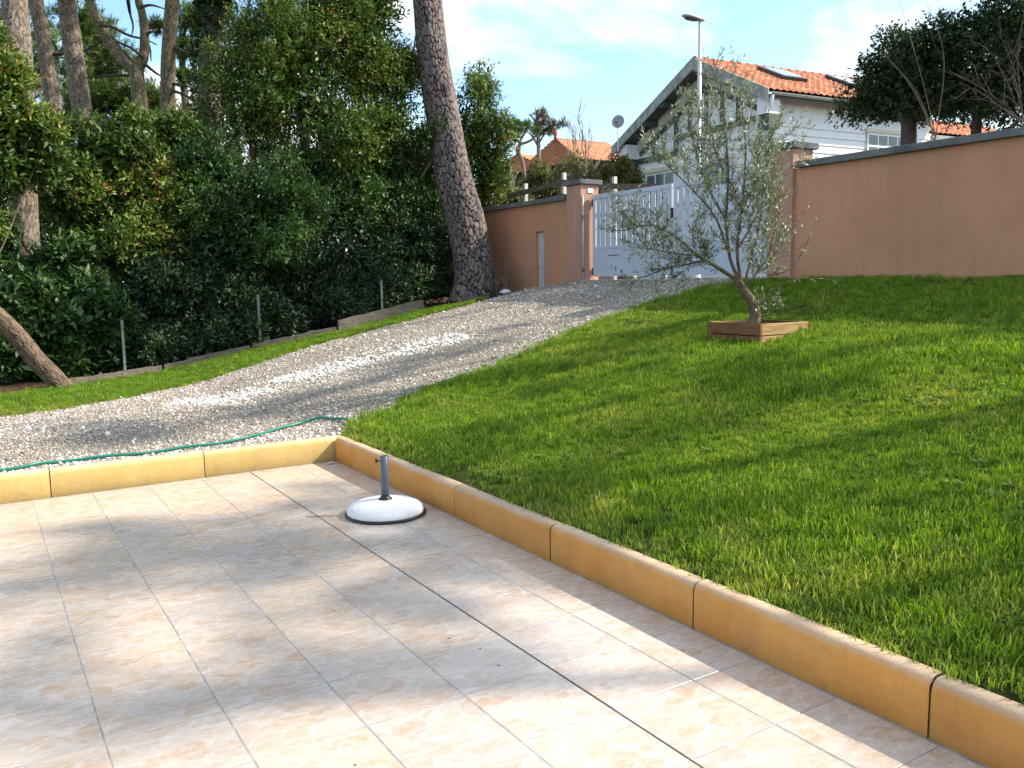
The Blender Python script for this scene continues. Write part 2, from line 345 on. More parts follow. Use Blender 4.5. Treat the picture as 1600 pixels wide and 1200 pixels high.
    M['twig'] = plain('twig_bark', (.19, .135, .095), .9, .3, 14)
    M['twig_pale'] = plain('twig_pale', (.33, .27, .21), .9, .3, 14)
    m = Mat('olive_bark'); p = m.pos(); c = m.ramp(m.noise(m.mapping(p, (1, 1, .35)), 26, 6, .7), [(.3, (.075, .055, .038)), (.55, (.16, .12, .08)), (.8, (.26, .215, .16))])
    m.color(c).rough(.9, .2).bump(m.noise(m.mapping(p, (1, 1, .3)), 60, 5, .7), .6, .01); M['olive_bark'] = m.m
    # foliage
    M['laurel'] = leaf_mat('laurel_leaf', [(0, (.018, .045, .014)), (.5, (.042, .100, .022)), (.85, (.085, .165, .028)), (1, (.17, .24, .045))], .28, .33)
    M['arbutus'] = leaf_mat('arbutus_leaf', [(0, (.032, .060, .014)), (.45, (.090, .148, .023)), (.8, (.175, .245, .038)), (.95, (.28, .31, .07)), (1, (.30, .14, .05))], .3, .38)
    M['dark_leaf'] = leaf_mat('dark_leaf', [(0, (.014, .032, .015)), (.6, (.032, .068, .024)), (1, (.075, .12, .038))], .15, .42)
    M['olive_leaf'] = leaf_mat('olive_leaf', [(0, (.085, .110, .058)), (.4, (.18, .215, .125)), (.7, (.33, .36, .26)), (1, (.52, .54, .45))], .18, .45)
    M['ivy'] = leaf_mat('ivy_leaf', [(0, (.010, .030, .010)), (.6, (.024, .066, .016)), (1, (.07, .12, .03))], .15, .36)
    M['needle'] = leaf_mat('pine_needle', [(0, (.035, .07, .014)), (.5, (.085, .15, .026)), (1, (.17, .235, .055))], .25, .5)
    M['needle_brown'] = leaf_mat('pine_needle_brown', [(0, (.07, .065, .025)), (.5, (.135, .105, .045)), (1, (.20, .145, .075))], .2, .55)
    M['yellow_leaf'] = leaf_mat('yellow_leaf', [(0, (.07, .085, .022)), (.5, (.15, .16, .045)), (1, (.26, .235, .09))], .25, .5)
    M['hose'] = plain('hose_rubber', (.010, .165, .115), .4, .15, 5)
    m = Mat('base_concrete'); p = m.obj(); n1 = m.noise(p, 55, 4, .7); m.color(m.ramp(n1, [(.3, (.66, .64, .62)), (.7, (.78, .77, .755))])).rough(.85, .3).bump(n1, .7, .006); M['concrete_white'] = m.m
    M['tube_paint'] = plain('tube_paint', (.085, .105, .135), .42, .12, 9)
    M['black_plastic'] = plain('black_plastic', (.012, .012, .013), .4, .3, 12)
    M['concrete'] = plain('concrete', (.30, .285, .26), .9, .2, 6, .4)
    M['asphalt'] = plain('asphalt', (.055, .055, .055), .9, .2, 9, .3)
    M['dish'] = plain('dish_paint', (.30, .32, .37), .5, .1, 4)
    M['red'] = plain('red_plastic', (.45, .03, .03), .5, .2, 6)
    M['blue'] = plain('blue_print', (.08, .09, .30), .5, .2, 6)
    M['paper'] = plain('crumpled_paper', (.78, .78, .80), .6, .1, 20)
    M['white_plate'] = plain('white_plate', (.80, .82, .84), .3, .04, 6)
make_materials()

# ------------------------------------------------------------------ foliage and trunk generators
def value_noise(p, s, seed=0):
    r = np.random.default_rng(seed); v = np.zeros(len(p))
    for k in range(7):
        d = unit(r.normal(size=3)); v += np.sin(p @ d * s * (1 + .5 * k) + r.uniform(0, 6.3)) / (1 + .35 * k)
    return v / 2.2
def make_leaves(pos, dirn, ln, wd, rnd, rng, fold=.18, droop=0.0):
    """one folded quad per leaf"""
    n = len(pos); d = unit(dirn); up = unit(rng.normal(size=(n, 3)) * .55 + [0, 0, .8] + S * .5)
    side = unit(np.cross(d, up)); nrm = np.cross(side, d)
    ln = ln[:, None]; wd = wd[:, None]
    v = np.empty((n, 4, 3)); v[:, 0] = pos; mid = pos + d * ln * .48 - nrm * (wd * fold)
    v[:, 1] = mid + side * wd * .5 + nrm * wd * fold; v[:, 3] = mid - side * wd * .5 + nrm * wd * fold
    v[:, 2] = pos + d * ln - np.array([0, 0, 1.0]) * ln * droop
    return v.reshape(-1, 3), np.arange(n * 4).reshape(n, 4), rnd
def leaf_object(name, sets, mat, parent, kind='stuff'):
    vs, fs, rs = [], [], []; o = 0
    for v, f, r in sets: vs.append(v); fs.append(f + o); rs.append(r); o += len(v)
    ob = mesh_obj(name, np.vstack(vs), np.vstack(fs), mat, parent, False, {'rnd': ('FACE', np.concatenate(rs))})
    if kind: ob['kind'] = kind
    return ob
def sample_lobes(lobes, n, rng, shell=.55, gap=.0, seed=1, gscale=2.4):
    """points and outward directions in a union of ellipsoids (c, r): weighted to the outer shell, with gaps from a noise field"""
    vol = np.array([r[0] * r[1] * r[2] for c, r in lobes]) ** .67; pr = vol / vol.sum(); P, O = [], []
    for (c, r), q in zip(lobes, pr):
        k = int(n * q); d = unit(rng.normal(size=(k, 3))); rad = 1 - rng.random(k) ** 1.6 * shell
        rad *= 1 + .20 * value_noise(d * 2.2 + np.array(c), 1.7, seed) + .06 * rng.normal(size=k)
        P.append(np.array(c) + d * rad[:, None] * np.array(r)); O.append(unit(d / np.array(r)))
    P = np.vstack(P); O = np.vstack(O)
    keep = value_noise(P, gscale, seed + 5) > gap - 1.2
    return P[keep], O[keep]
def clumps(lobes, rng, k=11, size=.42):
    out = []
    for c, r in lobes:
        r = np.array(r)
        for _ in range(k):
            d = unit(rng.normal(size=3)); q = rng.uniform(.55, 1.02); out.append((np.array(c) + d * r * q, tuple(np.full(3, r.mean()) * size * rng.uniform(.55, 1.15))))
    return out
def twig_leaves(P, O, rng, per=8, tl=.16, ln=.07, wd=.026, up=.4, spread=.9):
    n = len(P); d = unit(O + rng.normal(size=(n, 3)) * .55 + [0, 0, up]); base_r = rng.random(n)
    idx = np.repeat(np.arange(n), per); s = np.tile(np.linspace(.15, 1, per), n) + rng.normal(size=n * per) * .08
    dd = d[idx]; ref = unit(rng.normal(size=(n * per, 3))); perp = unit(np.cross(dd, ref))
    pos = P[idx] + dd * (s * tl)[:, None] + perp * .01; dirn = unit(dd * .55 + perp * spread)
    L_ = ln * rng.uniform(.7, 1.25, n * per); W_ = wd * rng.uniform(.75, 1.2, n * per)
    rnd = np.clip(.55 * base_r[idx] + .45 * rng.random(n * per), 0, 1)
    return make_leaves(pos, dirn, L_, W_, rnd, rng)
def needle_tufts(P, O, rng, per=26, ln=.16, wd=.010):
    n = len(P); d = unit(O * .7 + rng.normal(size=(n, 3)) * .5 + [0, 0, .45]); idx = np.repeat(np.arange(n), per)
    dirn = unit(d[idx] + rng.normal(size=(n * per, 3)) * .62); base_r = rng.random(n)
    pos = P[idx] - d[idx] * rng.uniform(0, .14, n * per)[:, None]
    rnd = np.clip(.5 * base_r[idx] + .5 * rng.random(n * per), 0, 1)
    return make_leaves(pos, dirn, ln * rng.uniform(.7, 1.2, n * per), np.full(n * per, wd), rnd, rng, .0)

def trunk_mesh(name, pts, rads, mat, parent, nt_=48, nz_=160, cell=(.10, .17), depth=.012, seed=3, flare=0.0):
    """tapering trunk with bark plates and cracks as relief"""
    rng = np.random.default_rng(seed); c = spline(pts, nz_); rr = np.interp(np.linspace(0, 1, nz_), np.linspace(0, 1, len(rads)), rads)
    t = unit(np.gradient(c, axis=0)); Ls = np.concatenate([[0], np.cumsum(np.linalg.norm(np.diff(c, axis=0), axis=1))])
    a = unit(np.cross(t, np.tile([0.0, 1.0, 0.0], (nz_, 1)))); b = np.cross(t, a)
    th = np.arange(nt_) / nt_ * 2 * math.pi; rm = rr.mean(); circ = 2 * math.pi * rm
    nu = max(4, int(round(circ / cell[0]))); nv = int(Ls[-1] / cell[1]) + 3
    jx = rng.random((nu, nv)); jy = rng.random((nu, nv)); cv = rng.random((nu, nv))
    U, V = np.meshgrid(np.arange(nt_) / nt_ * nu, Ls / cell[1])
    Ub = U; U = U + .16 * np.sin(V * 3.1 + np.sin(2 * np.pi * Ub / nu * 3)) + .10 * np.sin(V * 7.7 + 2 * np.pi * Ub / nu * 5) ; V = V + .22 * np.sin(2 * np.pi * Ub / nu * 4 + V * 1.1) + .13 * np.sin(2 * np.pi * Ub / nu * 11 + V * 2.3); iu = np.floor(U).astype(int); iv = np.clip(np.floor(V).astype(int), 1, nv - 2)
    f1 = np.full(U.shape, 9.0); f2 = f1.copy(); rn = np.zeros(U.shape)
    for du in (-1, 0, 1):
        for dv in (-1, 0, 1):
            cu = (iu + du) % nu; cw = np.clip(iv + dv, 0, nv - 1)
            d = np.hypot(iu + du + jx[cu, cw] - U, iv + dv + jy[cu, cw] - V); new = d < f1
            f2 = np.where(new, f1, np.minimum(f2, d)); rn = np.where(new, cv[cu, cw], rn); f1 = np.where(new, d, f1)
    plate = np.clip((f2 - f1 + .05 * rng.normal(size=U.shape)) / .21, 0, 1); rn = np.clip(rn + .22 * rng.normal(size=U.shape), 0, 1) * .97; plate = plate * (.82 + .18 * rng.random(U.shape))
    lump = .018 * value_noise(c[:, None, :].repeat(nt_, 1).reshape(-1, 3) * .6 + np.stack([np.cos(np.tile(th, nz_)), np.sin(np.tile(th, nz_)), 0 * np.tile(th, nz_)], 1), 5.0, seed).reshape(nz_, nt_) + .03 * np.sin(3 * th[None, :] + Ls[:, None] * .9) + .02 * np.sin(5 * th[None, :] - Ls[:, None] * 1.7)
    rad = rr[:, None] * (1 + lump) + depth * (plate - .6) + flare * np.exp(-Ls[:, None] / .35) * (1 + .35 * np.sin(5 * th[None, :] + 1))
    v = c[:, None, :] + rad[:, :, None] * (a[:, None, :] * np.cos(th)[None, :, None] + b[:, None, :] * np.sin(th)[None, :, None])
    i, k = np.meshgrid(np.arange(nz_ - 1), np.arange(nt_), indexing='ij'); k2 = (k + 1) % nt_
    f = np.stack([i * nt_ + k, i * nt_ + k2, (i + 1) * nt_ + k2, (i + 1) * nt_ + k], -1).reshape(-1, 4)
    return mesh_obj(name, v.reshape(-1, 3), f, mat, parent, True, {'plate': ('POINT', plate.ravel()), 'rnd': ('POINT', rn.ravel())})

def lobe(px, py, rx, ry, D=None, X=None, Y=None, rd=None):
    p = at(px, py, X=X, Y=Y, D=D); k = depth_of(p) / FPX; return (p, (rx * k, (rd if rd else rx * k * .8), ry * k))

# ------------------------------------------------------------------ geometry-node scatter (grass, gravel)
def scatter(name, pts, rot, scl, idx, sources, label, cat):
    me = bpy.data.meshes.new(name); me.vertices.add(len(pts)); me.vertices.foreach_set('co', np.asarray(pts, np.float32).ravel())
    a = me.attributes.new('rot', 'FLOAT_VECTOR', 'POINT'); a.data.foreach_set('vector', np.asarray(rot, np.float32).ravel())
    a = me.attributes.new('scl', 'FLOAT_VECTOR', 'POINT'); a.data.foreach_set('vector', np.asarray(scl, np.float32).ravel())
    a = me.attributes.new('idx', 'INT', 'POINT'); a.data.foreach_set('value', np.asarray(idx, np.int32))
    o = bpy.data.objects.new(name, me); COL.objects.link(o)
    g = bpy.data.node_groups.new(name + '_nodes', 'GeometryNodeTree')
    g.interface.new_socket('Geometry', in_out='INPUT', socket_type='NodeSocketGeometry'); g.interface.new_socket('Geometry', in_out='OUTPUT', socket_type='NodeSocketGeometry')
    gi = g.nodes.new('NodeGroupInput'); go = g.nodes.new('NodeGroupOutput'); ip = g.nodes.new('GeometryNodeInstanceOnPoints'); j = g.nodes.new('GeometryNodeGeometryToInstance')
    for s in reversed(sources):
        oi = g.nodes.new('GeometryNodeObjectInfo'); oi.inputs['Object'].default_value = s; g.links.new(oi.outputs['Geometry'], j.inputs[0])
    def na(nm, ty):
        q = g.nodes.new('GeometryNodeInputNamedAttribute'); q.data_type = ty; q.inputs['Name'].default_value = nm; return q.outputs['Attribute']
    g.links.new(gi.outputs[0], ip.inputs['Points']); g.links.new(j.outputs[0], ip.inputs['Instance']); ip.inputs['Pick Instance'].default_value = True
    g.links.new(na('idx', 'INT'), ip.inputs['Instance Index']); g.links.new(na('scl', 'FLOAT_VECTOR'), ip.inputs['Scale'])
    e2r = g.nodes.new('FunctionNodeEulerToRotation'); g.links.new(na('rot', 'FLOAT_VECTOR'), e2r.inputs[0]); g.links.new(e2r.outputs[0], ip.inputs['Rotation'])
    g.links.new(ip.outputs[0], go.inputs[0])
    md = o.modifiers.new('scatter', 'NODES'); md.node_group = g
    return tag(o, label, cat, None, 'stuff')
def source_mesh(name, v, f, mat, attrs=None, smooth=False):
    o = mesh_obj(name, v, f, mat, None, smooth, attrs, origin=(0, 0, 0)); COL.objects.unlink(o); return o

# ================================================================== THE SETTING
XK, YK = 2.52, 6.815            # inner faces of the two kerbs
P_ = .3818                      # tile pitch
# boundaries of the drive (Y as a function of X)
def wob(x, s, a): return a * (np.sin(x * 2.1 + s) + .6 * np.sin(x * 5.3 + 2 * s) + .4 * np.sin(x * 11.0 + s * 3))
def y_low(x):                    # gravel edge on the lawn / kerb side
    x = np.asarray(x, float); y = np.interp(x, [2.6, 2.8, 3.14, 3.53, 4, 5, 6.2, 7.6, 8.4, 9.3, 9.6], [6.93, 7.04, 7.18, 7.31, 7.5, 7.9, 8.3, 8.75, 8.8, 8.65, 8.6])
    return np.where(x < 2.6, 6.9, y + np.clip(x - 2.7, 0, 1) * wob(x, 1.0, .035))
def y_high(x):                   # gravel edge on the hedge side
    x = np.asarray(x, float); y = np.interp(x, [-14, -3, 0, .8, 1.5, 2.2, 3.4, 4.5, 5.7, 7.3, 8.2, 9.0, 9.6], [11, 10.6, 10.55, 10.65, 11.1, 11.7, 12.2, 12.7, 12.95, 13.1, 13.6, 14.1, 14.2])
    return y + wob(x, 2.0, .03)
def y_log(x):
    return np.interp(np.asarray(x, float), [-14, 0, .9, 2.5, 4, 5.2, 6.9, 7.6, 8.2], [12.1, 12.3, 13.0, 13.9, 13.75, 13.5, 13.75, 13.5, 13.62])

def sheet(name, xs, lo, hi, ny, dz, mat, kind='structure', label=None, cat=None):
    X = np.repeat(xs[:, None], ny, 1); t = np.linspace(0, 1, ny)[None, :]; Y = lo(xs)[:, None] * (1 - t) + hi(xs)[:, None] * t
    Z = ground(X, Y) + dz; nx = len(xs); i, k = np.meshgrid(np.arange(nx - 1), np.arange(ny - 1), indexing='ij')
    f = np.stack([i * ny + k, (i + 1) * ny + k, (i + 1) * ny + k + 1, i * ny + k + 1], -1).reshape(-1, 4)
    return tag(mesh_obj(name, np.stack([X, Y, Z], -1).reshape(-1, 3), f, mat, None, True), label, cat, None, kind)

# far ground: one sheet out to the horizon, dipping under the terrace
gx = np.unique(np.concatenate([np.linspace(-900, -16, 12), np.linspace(-16, 30, 93), np.linspace(30, 900, 14)]))
gy = np.unique(np.concatenate([np.linspace(-900, -12, 12), np.linspace(-12, 34, 93), np.linspace(34, 900, 14)]))
GX, GY = np.meshgrid(gx, gy, indexing='ij'); GZ = ground(GX, GY) - .03
terr = (GX < 2.95) & (GY < 7.2); GZ[terr] = -.2
far = np.clip((np.hypot(GX, GY) - 40) / 200, 0, 1); GZ -= far * 1.2
ni, nj = GX.shape; i, k = np.meshgrid(np.arange(ni - 1), np.arange(nj - 1), indexing='ij')
tag(mesh_obj('ground', np.stack([GX, GY, GZ], -1).reshape(-1, 3), np.stack([i * nj + k, (i + 1) * nj + k, (i + 1) * nj + k + 1, i * nj + k + 1], -1).reshape(-1, 4), M['litter'], None, True),
    'brown leaf litter and soil under the hedge and trees', 'ground', None, 'structure')
sheet('lawn', np.linspace(2.598, 9.72, 90), lambda x: np.full(len(x), -7.0), lambda x: y_low(x) + .03, 120, .0, M['lawn'], label='green lawn sloping up from the kerb to the wall', cat='lawn')
sheet('gravel_drive', np.linspace(-14, 10.0, 170), y_low, y_high, 50, .006, M['gravel'], label='pale gravel drive climbing to the gate', cat='drive')
sheet('grass_verge', np.linspace(-6, 8.0, 90), lambda x: y_high(x) - .02, y_log, 14, .0, M['lawn'], label='narrow strip of grass between gravel and edging logs', cat='grass')
rd = sheet('road', np.linspace(10.4, 15.0, 12), lambda x: np.full(len(x), -30.0), lambda x: np.full(len(x), 40.0), 30, .0, M['asphalt'], label='grey road behind the gate', cat='road')

# patio: a grout bed that carries every tile
patio = tag(MB().box((-3.4, -1.6, -.16), (2.66, 6.9, -.0014)).build('patio', M['grout'], None, origin=(0, 0, 0)), 'beige tiled terrace with dark joints', 'patio', None, 'structure')
def tile_mesh(w, d):
    return MB().box((-w / 2, -d / 2, -.012), (w / 2, d / 2, 0), .0016)
g_ = .0052
tm = bpy.data.meshes.new('tile'); q = tile_mesh(P_ - g_, P_ - g_); tm.from_pydata(q.v, [], q.f); tm.materials.append(M['tile'])
wl = XK - .012 - 2.179; tm2 = bpy.data.meshes.new('tile_cut'); q = tile_mesh(wl - g_, P_ - g_); tm2.from_pydata(q.v, [], q.f); tm2.materials.append(M['tile'])
y0 = 2.59
for r_ in range(-8, 11):
    yc = y0 + (r_ + .5) * P_
    inst(tm2, 'tile', patio, (2.179 + wl / 2 + .002, yc, random.uniform(-.0006, .0006)))
    for c_ in range(12):
        xc = 2.179 - (c_ + .5) * P_ - (.004 if c_ >= 1 else 0)
        o = inst(tm, 'tile', patio, (xc, yc, random.uniform(-.0007, .0007))); o.rotation_euler = (random.uniform(-.002, .002), random.uniform(-.002, .002), random.choice((0, math.pi)))
MB().box((1.7935, -1.5, -.01), (1.7985, 6.80, -.0006)).build('expansion_joint', M['joint'], patio)
MB().box((XK - .012, -1.5, -.02), (XK + .002, 6.80, -.002)).build('kerb_joint', M['joint'], patio)

# kerbs, stone by stone
def kerb_stone(ax, a, b):
    """profile: upright face, rounded front top edge, flat top"""
    h, w, r = .205, .085, .042; prof = [(0, -.12), (0, h - r)] + [(r - r * math.cos(t), h - r + r * math.sin(t)) for t in np.linspace(.3, math.pi / 2, 5)] + [(w - .01, h), (w, h - .01), (w, -.12)]
    n = len(prof); mb = MB(); v = []; e = .004
    for s, sh in ((a, e), (a + e, 0), (b - e, 0), (b, e)):
        for x, z in prof:
            cx_, cz_ = w / 2, .04; x2 = x + (cx_ - x) * sh * 8 * .4; z2 = z + (cz_ - z) * sh * 8 * .15
            v.append((XK + x2, s, z2) if ax == 'y' else (s, YK + x2, z2))
    f = [(r_ * n + k, r_ * n + (k + 1) % n, r_ * n + n + (k + 1) % n, r_ * n + n + k) for r_ in range(3) for k in range(n)] + [tuple(range(n)), tuple(range(4 * n - 1, 3 * n - 1, -1))]
    if ax == 'x': f = [tuple(reversed(q)) for q in f]
    return mb.add(v, [tuple(reversed(q)) for q in f])
kr = empty('kerb', (XK, 2.6, 0), 'orange rounded concrete kerb between the tiles and the lawn', 'kerb')
ys = [6.80, 5.775, 4.70, 3.63, 2.56, 1.49, .42, -.65, -1.5]
for a, b in zip(ys[1:], ys[:-1]): o = kerb_stone('y', a + .0034, b - .0034).build('kerb_stone', M['kerb_orange'], kr, True); o.location.x = random.uniform(-.001, .0015); o.location.z = random.uniform(-.004, .001)
MB().box((XK + .007, -1.5, -.1), (XK + .078, 6.79, .155)).box((XK + .034, -1.5, .15), (XK + .077, 6.789, .196)).build('mortar', M['mortar'], kr)
kb = empty('kerb', (.4, YK, 0), 'yellow concrete kerb between the tiles and the gravel drive', 'kerb')
xs_ = [-3.4, -2.83, -1.76, -.68, .39, 1.455, XK + .085]
for a, b in zip(xs_[:-1], xs_[1:]): o = kerb_stone('x', a + .0034, b - .0034).build('kerb_stone', M['kerb_yellow'], kb, True); o.location.y = random.uniform(-.001, .0015); o.location.z = random.uniform(-.004, .001)
MB().box((-3.4, YK + .007, -.1), (XK + .07, YK + .07, .155)).box((-3.39, YK + .034, .15), (XK + .069, YK + .069, .196)).build('mortar', M['mortar'], kb)

# ------------------------------------------------------------------ boundary wall, pillars, gate
XW = 9.5
def coping(mb, y0, y1, z, x0=XW - .02, x1=XW + .34, h=.085): return mb.box((x0, y0, z), (x1, y1, z + h), .006)
w = empty('boundary_wall', (XW, 2.0, 1.4), 'long terracotta rendered wall with slate coping right of the gate', 'wall')
MB().box((XW + .06, -9.0, 1.0), (XW + .28, 7.88, 2.93)).build('rendered_face', M['render'], w)
yy = 7.83
while yy > -8.8: coping(MB(), max(yy - 1.62, -9), yy - .006, 2.93).build('coping_stone', M['coping'], w); yy -= 1.62
w = empty('boundary_wall', (XW, 14.6, 1.2), 'short terracotta rendered wall with slate coping left of the gate', 'wall')
mb = MB(); X0, X1 = XW + .06, XW + .28; RY0, RY1, RZ0, RZ1 = 13.88, 14.17, 1.2, 2.43        # the wall leaves a niche for the meter panel
mb.box((X0, RY1, .8), (X1, 16.4, 2.96)); mb.box((X0, 13.03, .8), (X1, RY0, 2.96)); mb.box((X0, RY0, RZ1), (X1, RY1, 2.96)); mb.box((X0 + .10, RY0, .8), (X1, RY1, RZ1))
mb.build('rendered_face', M['render'], w)
for a, b in ((13.07, 14.1), (14.1, 15.3), (15.3, 16.46)): coping(MB(), a + .004, b - .004, 2.96).build('coping_stone', M['coping'], w)
pn = MB().box((X0 + .045, RY0 + .02, RZ0), (X0 + .095, RY1 - .03, 1.72), .004).build('meter_panel', M['post_grey'], w); MB().box((X0 + .045, RY0 + .02, 1.726), (X0 + .095, RY1 - .03, RZ1 - .01), .004).build('meter_panel', M['post_grey'], w)
def pillar(y0, y1, ztop, label):
    p = empty('gate_pillar', (XW + .2, (y0 + y1) / 2, 1.4), label, 'pillar'); MB().box((XW, y0, 1.0), (XW + .40, y1, ztop), .008).build('shaft', M['pillar'], p)
    MB().box((XW - .055, y0 - .055, ztop + .001), (XW + .455, y1 + .055, ztop + .085), .008).build('cap_stone', M['coping'], p); return p
pl = pillar(12.60, 13.04, 3.20, 'terracotta gate pillar with a white number plate')
pr = pillar(7.87, 8.29, 3.20, 'stained terracotta gate pillar at the end of the long wall')
MB().box((XW + .15, 12.585, 3.05), (XW + .27, 12.598, 3.13), .002).build('number_plate', M['white_plate'], pl)
mb = MB(); mb.tube([(XW + .035, 12.585, 1.4), (XW + .035, 12.585, 3.0)], .011, 8); mb.build('conduit', M['galv'], pl, True)
for z in (1.62, 2.58): MB().box((XW + .012, 12.565, z), (XW + .062, 12.60, z + .07), .004).build('pipe_bracket', M['twig'], pl)
th = tag(MB().box((XW - .02, 8.30, 1.30), (XW + .5, 12.59, 1.475), .01).build('threshold', M['concrete'], None), 'low concrete sill under the gate', 'sill', None, 'structure')

GXp = XW + .26                                # plane of the gate
gate = empty('gate', (GXp, 10.45, 1.5), 'pale blue grey double gate with upright slats over a solid panel', 'gate')
zb, zp, zt = 1.535, 2.02, 2.93
for y0_, y1_ in ((10.47, 12.55), (8.34, 10.42)):
    leaf = empty('gate_leaf', (GXp, (y0_ + y1_) / 2, zb)); leaf.parent = gate; leaf.location = (0, (y0_ + y1_) / 2 - 10.45, zb - 1.5)
    def part(nm, a, b, mat=M['gate'], bev=.004): return MB().box(a, b, bev).build(nm, mat, leaf)
    part('stile', (GXp - .03, y0_, zb), (GXp + .03, y0_ + .085, zt + .0)); part('stile', (GXp - .03, y1_ - .085, zb), (GXp + .03, y1_, zt + .0))
    part('top_rail', (GXp - .035, y0_ - .002, zt + .001), (GXp + .035, y1_ + .002, zt + .075)); part('kick_panel', (GXp - .022, y0_ + .086, zb + .001), (GXp + .022, y1_ - .086, zp))
    part('middle_rail', (GXp - .012, y0_ + .0865, zp + .001), (GXp + .030, y1_ - .0865, zp + .06))
    n = 13; span = (y1_ - .09) - (y0_ + .09); pitch = span / n
    for k in range(n):
        yc = y0_ + .09 + (k + .5) * pitch; part('slat', (GXp - .026, yc - pitch * .38, zp + .0005), (GXp - .013, yc + pitch * .38, zt), bev=.003)
    part('cross_bar', (GXp + .001, y0_ + .086, 2.63), (GXp + .02, y1_ - .086, 2.69))
    yl = y1_ - .35 if y0_ > 9 else y0_ + .35
    part('letter_slot', (GXp - .027, yl - .38, 1.90), (GXp - .0225, yl - .10, 1.915), M['dark_metal'], 0)
for y_ in (12.555, 8.325):
    for z_ in (1.56, 2.80): MB().box((GXp - .04, y_ - .014, z_), (GXp + .02, y_ + .02, z_ + .13), .003).build('hinge', M['dark_metal'], gate)
MB().box((GXp - .06, 10.425, 2.45), (GXp - .031, 10.465, 2.62), .006).build('lock_case', M['dark_metal'], gate); MB().box((GXp - .05, 10.43, zb - .05), (GXp + .05, 10.46, zb + .12), .004).build('drop_bolt', M['dark_metal'], gate)
MB().box((GXp - .05, 10.53, 2.31), (GXp - .0265, 10.58, 2.39), .004).build('warning_tag', M['red'], gate)

# ------------------------------------------------------------------ neighbour's house behind the wall
HC = np.array([16.2, 14.22, 0.0]); HU = unit(np.array([.085, .991, 0])); HV = np.array([HU[1], -HU[0], 0])
def H(u, v, z): return HC + HU * u + HV * v + np.array([0, 0, z])
house = empty('house', H(3, 3, 1.4), 'white half-timbered house with a terracotta tile roof', 'house')
U1, UP, V1 = 6.47, 2.74, 6.4; ZE, ZP, ZL = 5.83, 7.15, 5.40      # right eave, peak, left eave (top of roof)
OV, OU, OL = .50, .42, .62                                        # overhangs
def zr(u): return ZE + (ZP - ZE) * u / UP if u < UP else ZP + (ZL - ZP) * (u - UP) / (U1 - UP)
def hpoly(pts, v0, v1):
    """a polygon in (u,z) on the gable plane extruded from v0 to v1"""
    n = len(pts); return MB().add([H(u, v0, z) for u, z in pts] + [H(u, v1, z) for u, z in pts], [tuple(range(n - 1, -1, -1)), tuple(range(n, 2 * n))] + [(k, (k + 1) % n, n + (k + 1) % n, n + k) for k in range(n)])
def hbox(u0, u1, v0, v1, z0, z1): return hpoly([(u0, z0), (u1, z0), (u1, z1), (u0, z1)], v0, v1)
a_, b_ = OU, U1 - OL
T = .17
hpoly([(a_, 1.2), (b_, 1.2), (b_, zr(b_) - T), (UP, ZP - T - .02), (a_, zr(a_) - T)], OV, V1).build('wall', M['white_paint'], house)
# clapboards on the flank, each a board of its own
z = 1.9
while z < 5.3:
    mb = MB(); mb.add([H(a_ - .035, OV + .02, z), H(a_ - .035, V1, z), H(a_ - .012, V1, z + .185), H(a_ - .012, OV + .02, z + .185), H(a_ + .02, OV + .02, z), H(a_ + .02, V1, z), H(a_ + .02, V1, z + .185), H(a_ + .02, OV + .02, z + .185)],
           [(3, 2, 1, 0), (4, 5, 6, 7), (0, 1, 5, 4), (1, 2, 6, 5), (2, 3, 7, 6), (3, 0, 4, 7)]); mb.build('clapboard', M['white_board'], house); z += .19
hbox(a_ - .05, a_ + .03, OV - .03, OV + .018, 1.6, 5.45).build('corner_board', M['white_board'], house)
# roof slopes with tile relief
def roof_slope(uA, zA, uB, zB, v0, v1, parent, name='roof', HF=H, pitch=.20, row=.215):
    ln = math.hypot(uB - uA, zB - zA); nr = max(2, int(ln / row)); nc = int((v1 - v0) / pitch); du, dz = (uB - uA) / ln, (zB - zA) / ln; nu, nz_ = (-dz, du) if du > 0 else (dz, -du)
    ss = []
    for r_ in range(nr): ss += [(r_ * ln / nr, .035, r_), ((r_ + .97) * ln / nr, .006, r_)]
    cs = [(c_ + q, h_, c_) for c_ in range(nc) for q, h_ in ((0, .0), (.12, .022), (.30, .030), (.5, .016), (.62, .0))] + [(nc, 0, nc - 1)]
    rng = np.random.default_rng(5); rnd = rng.random((nr, nc + 1)); v = []; f = []; at_ = []
    for s, hh, r_ in ss:
        for c_, hc, ci in cs:
            k = hh + hc; v.append(HF(uA + du * s + nu * k, v0 + c_ * (v1 - v0) / nc, zA + dz * s + nz_ * k))
    m_ = len(cs)
    for i_ in range(len(ss) - 1):
        for k in range(m_ - 1): f.append((i_ * m_ + k, i_ * m_ + k + 1, (i_ + 1) * m_ + k + 1, (i_ + 1) * m_ + k)); at_.append(rnd[ss[i_][2], cs[k][2]])
    return mesh_obj(name, v, np.array(f), M['roof'], parent, False, {'rnd': ('FACE', at_)})
rf = roof_slope(0, ZE, UP, ZP, .04, V1 + .4, house); roof_slope(U1, ZL, UP, ZP, .04, V1 + .4, house, 'roof')
hpoly([(.02, ZE - T + .02), (UP, ZP - T), (UP, ZP - .012), (.02, ZE - .012)], .06, V1 + .38).build('roof_deck', M['soffit'], house); hpoly([(UP, ZP - T), (U1 - .02, ZL - T + .02), (U1 - .02, ZL - .012), (UP, ZP - .012)], .06, V1 + .38).build('roof_deck', M['soffit'], house)
v = .06
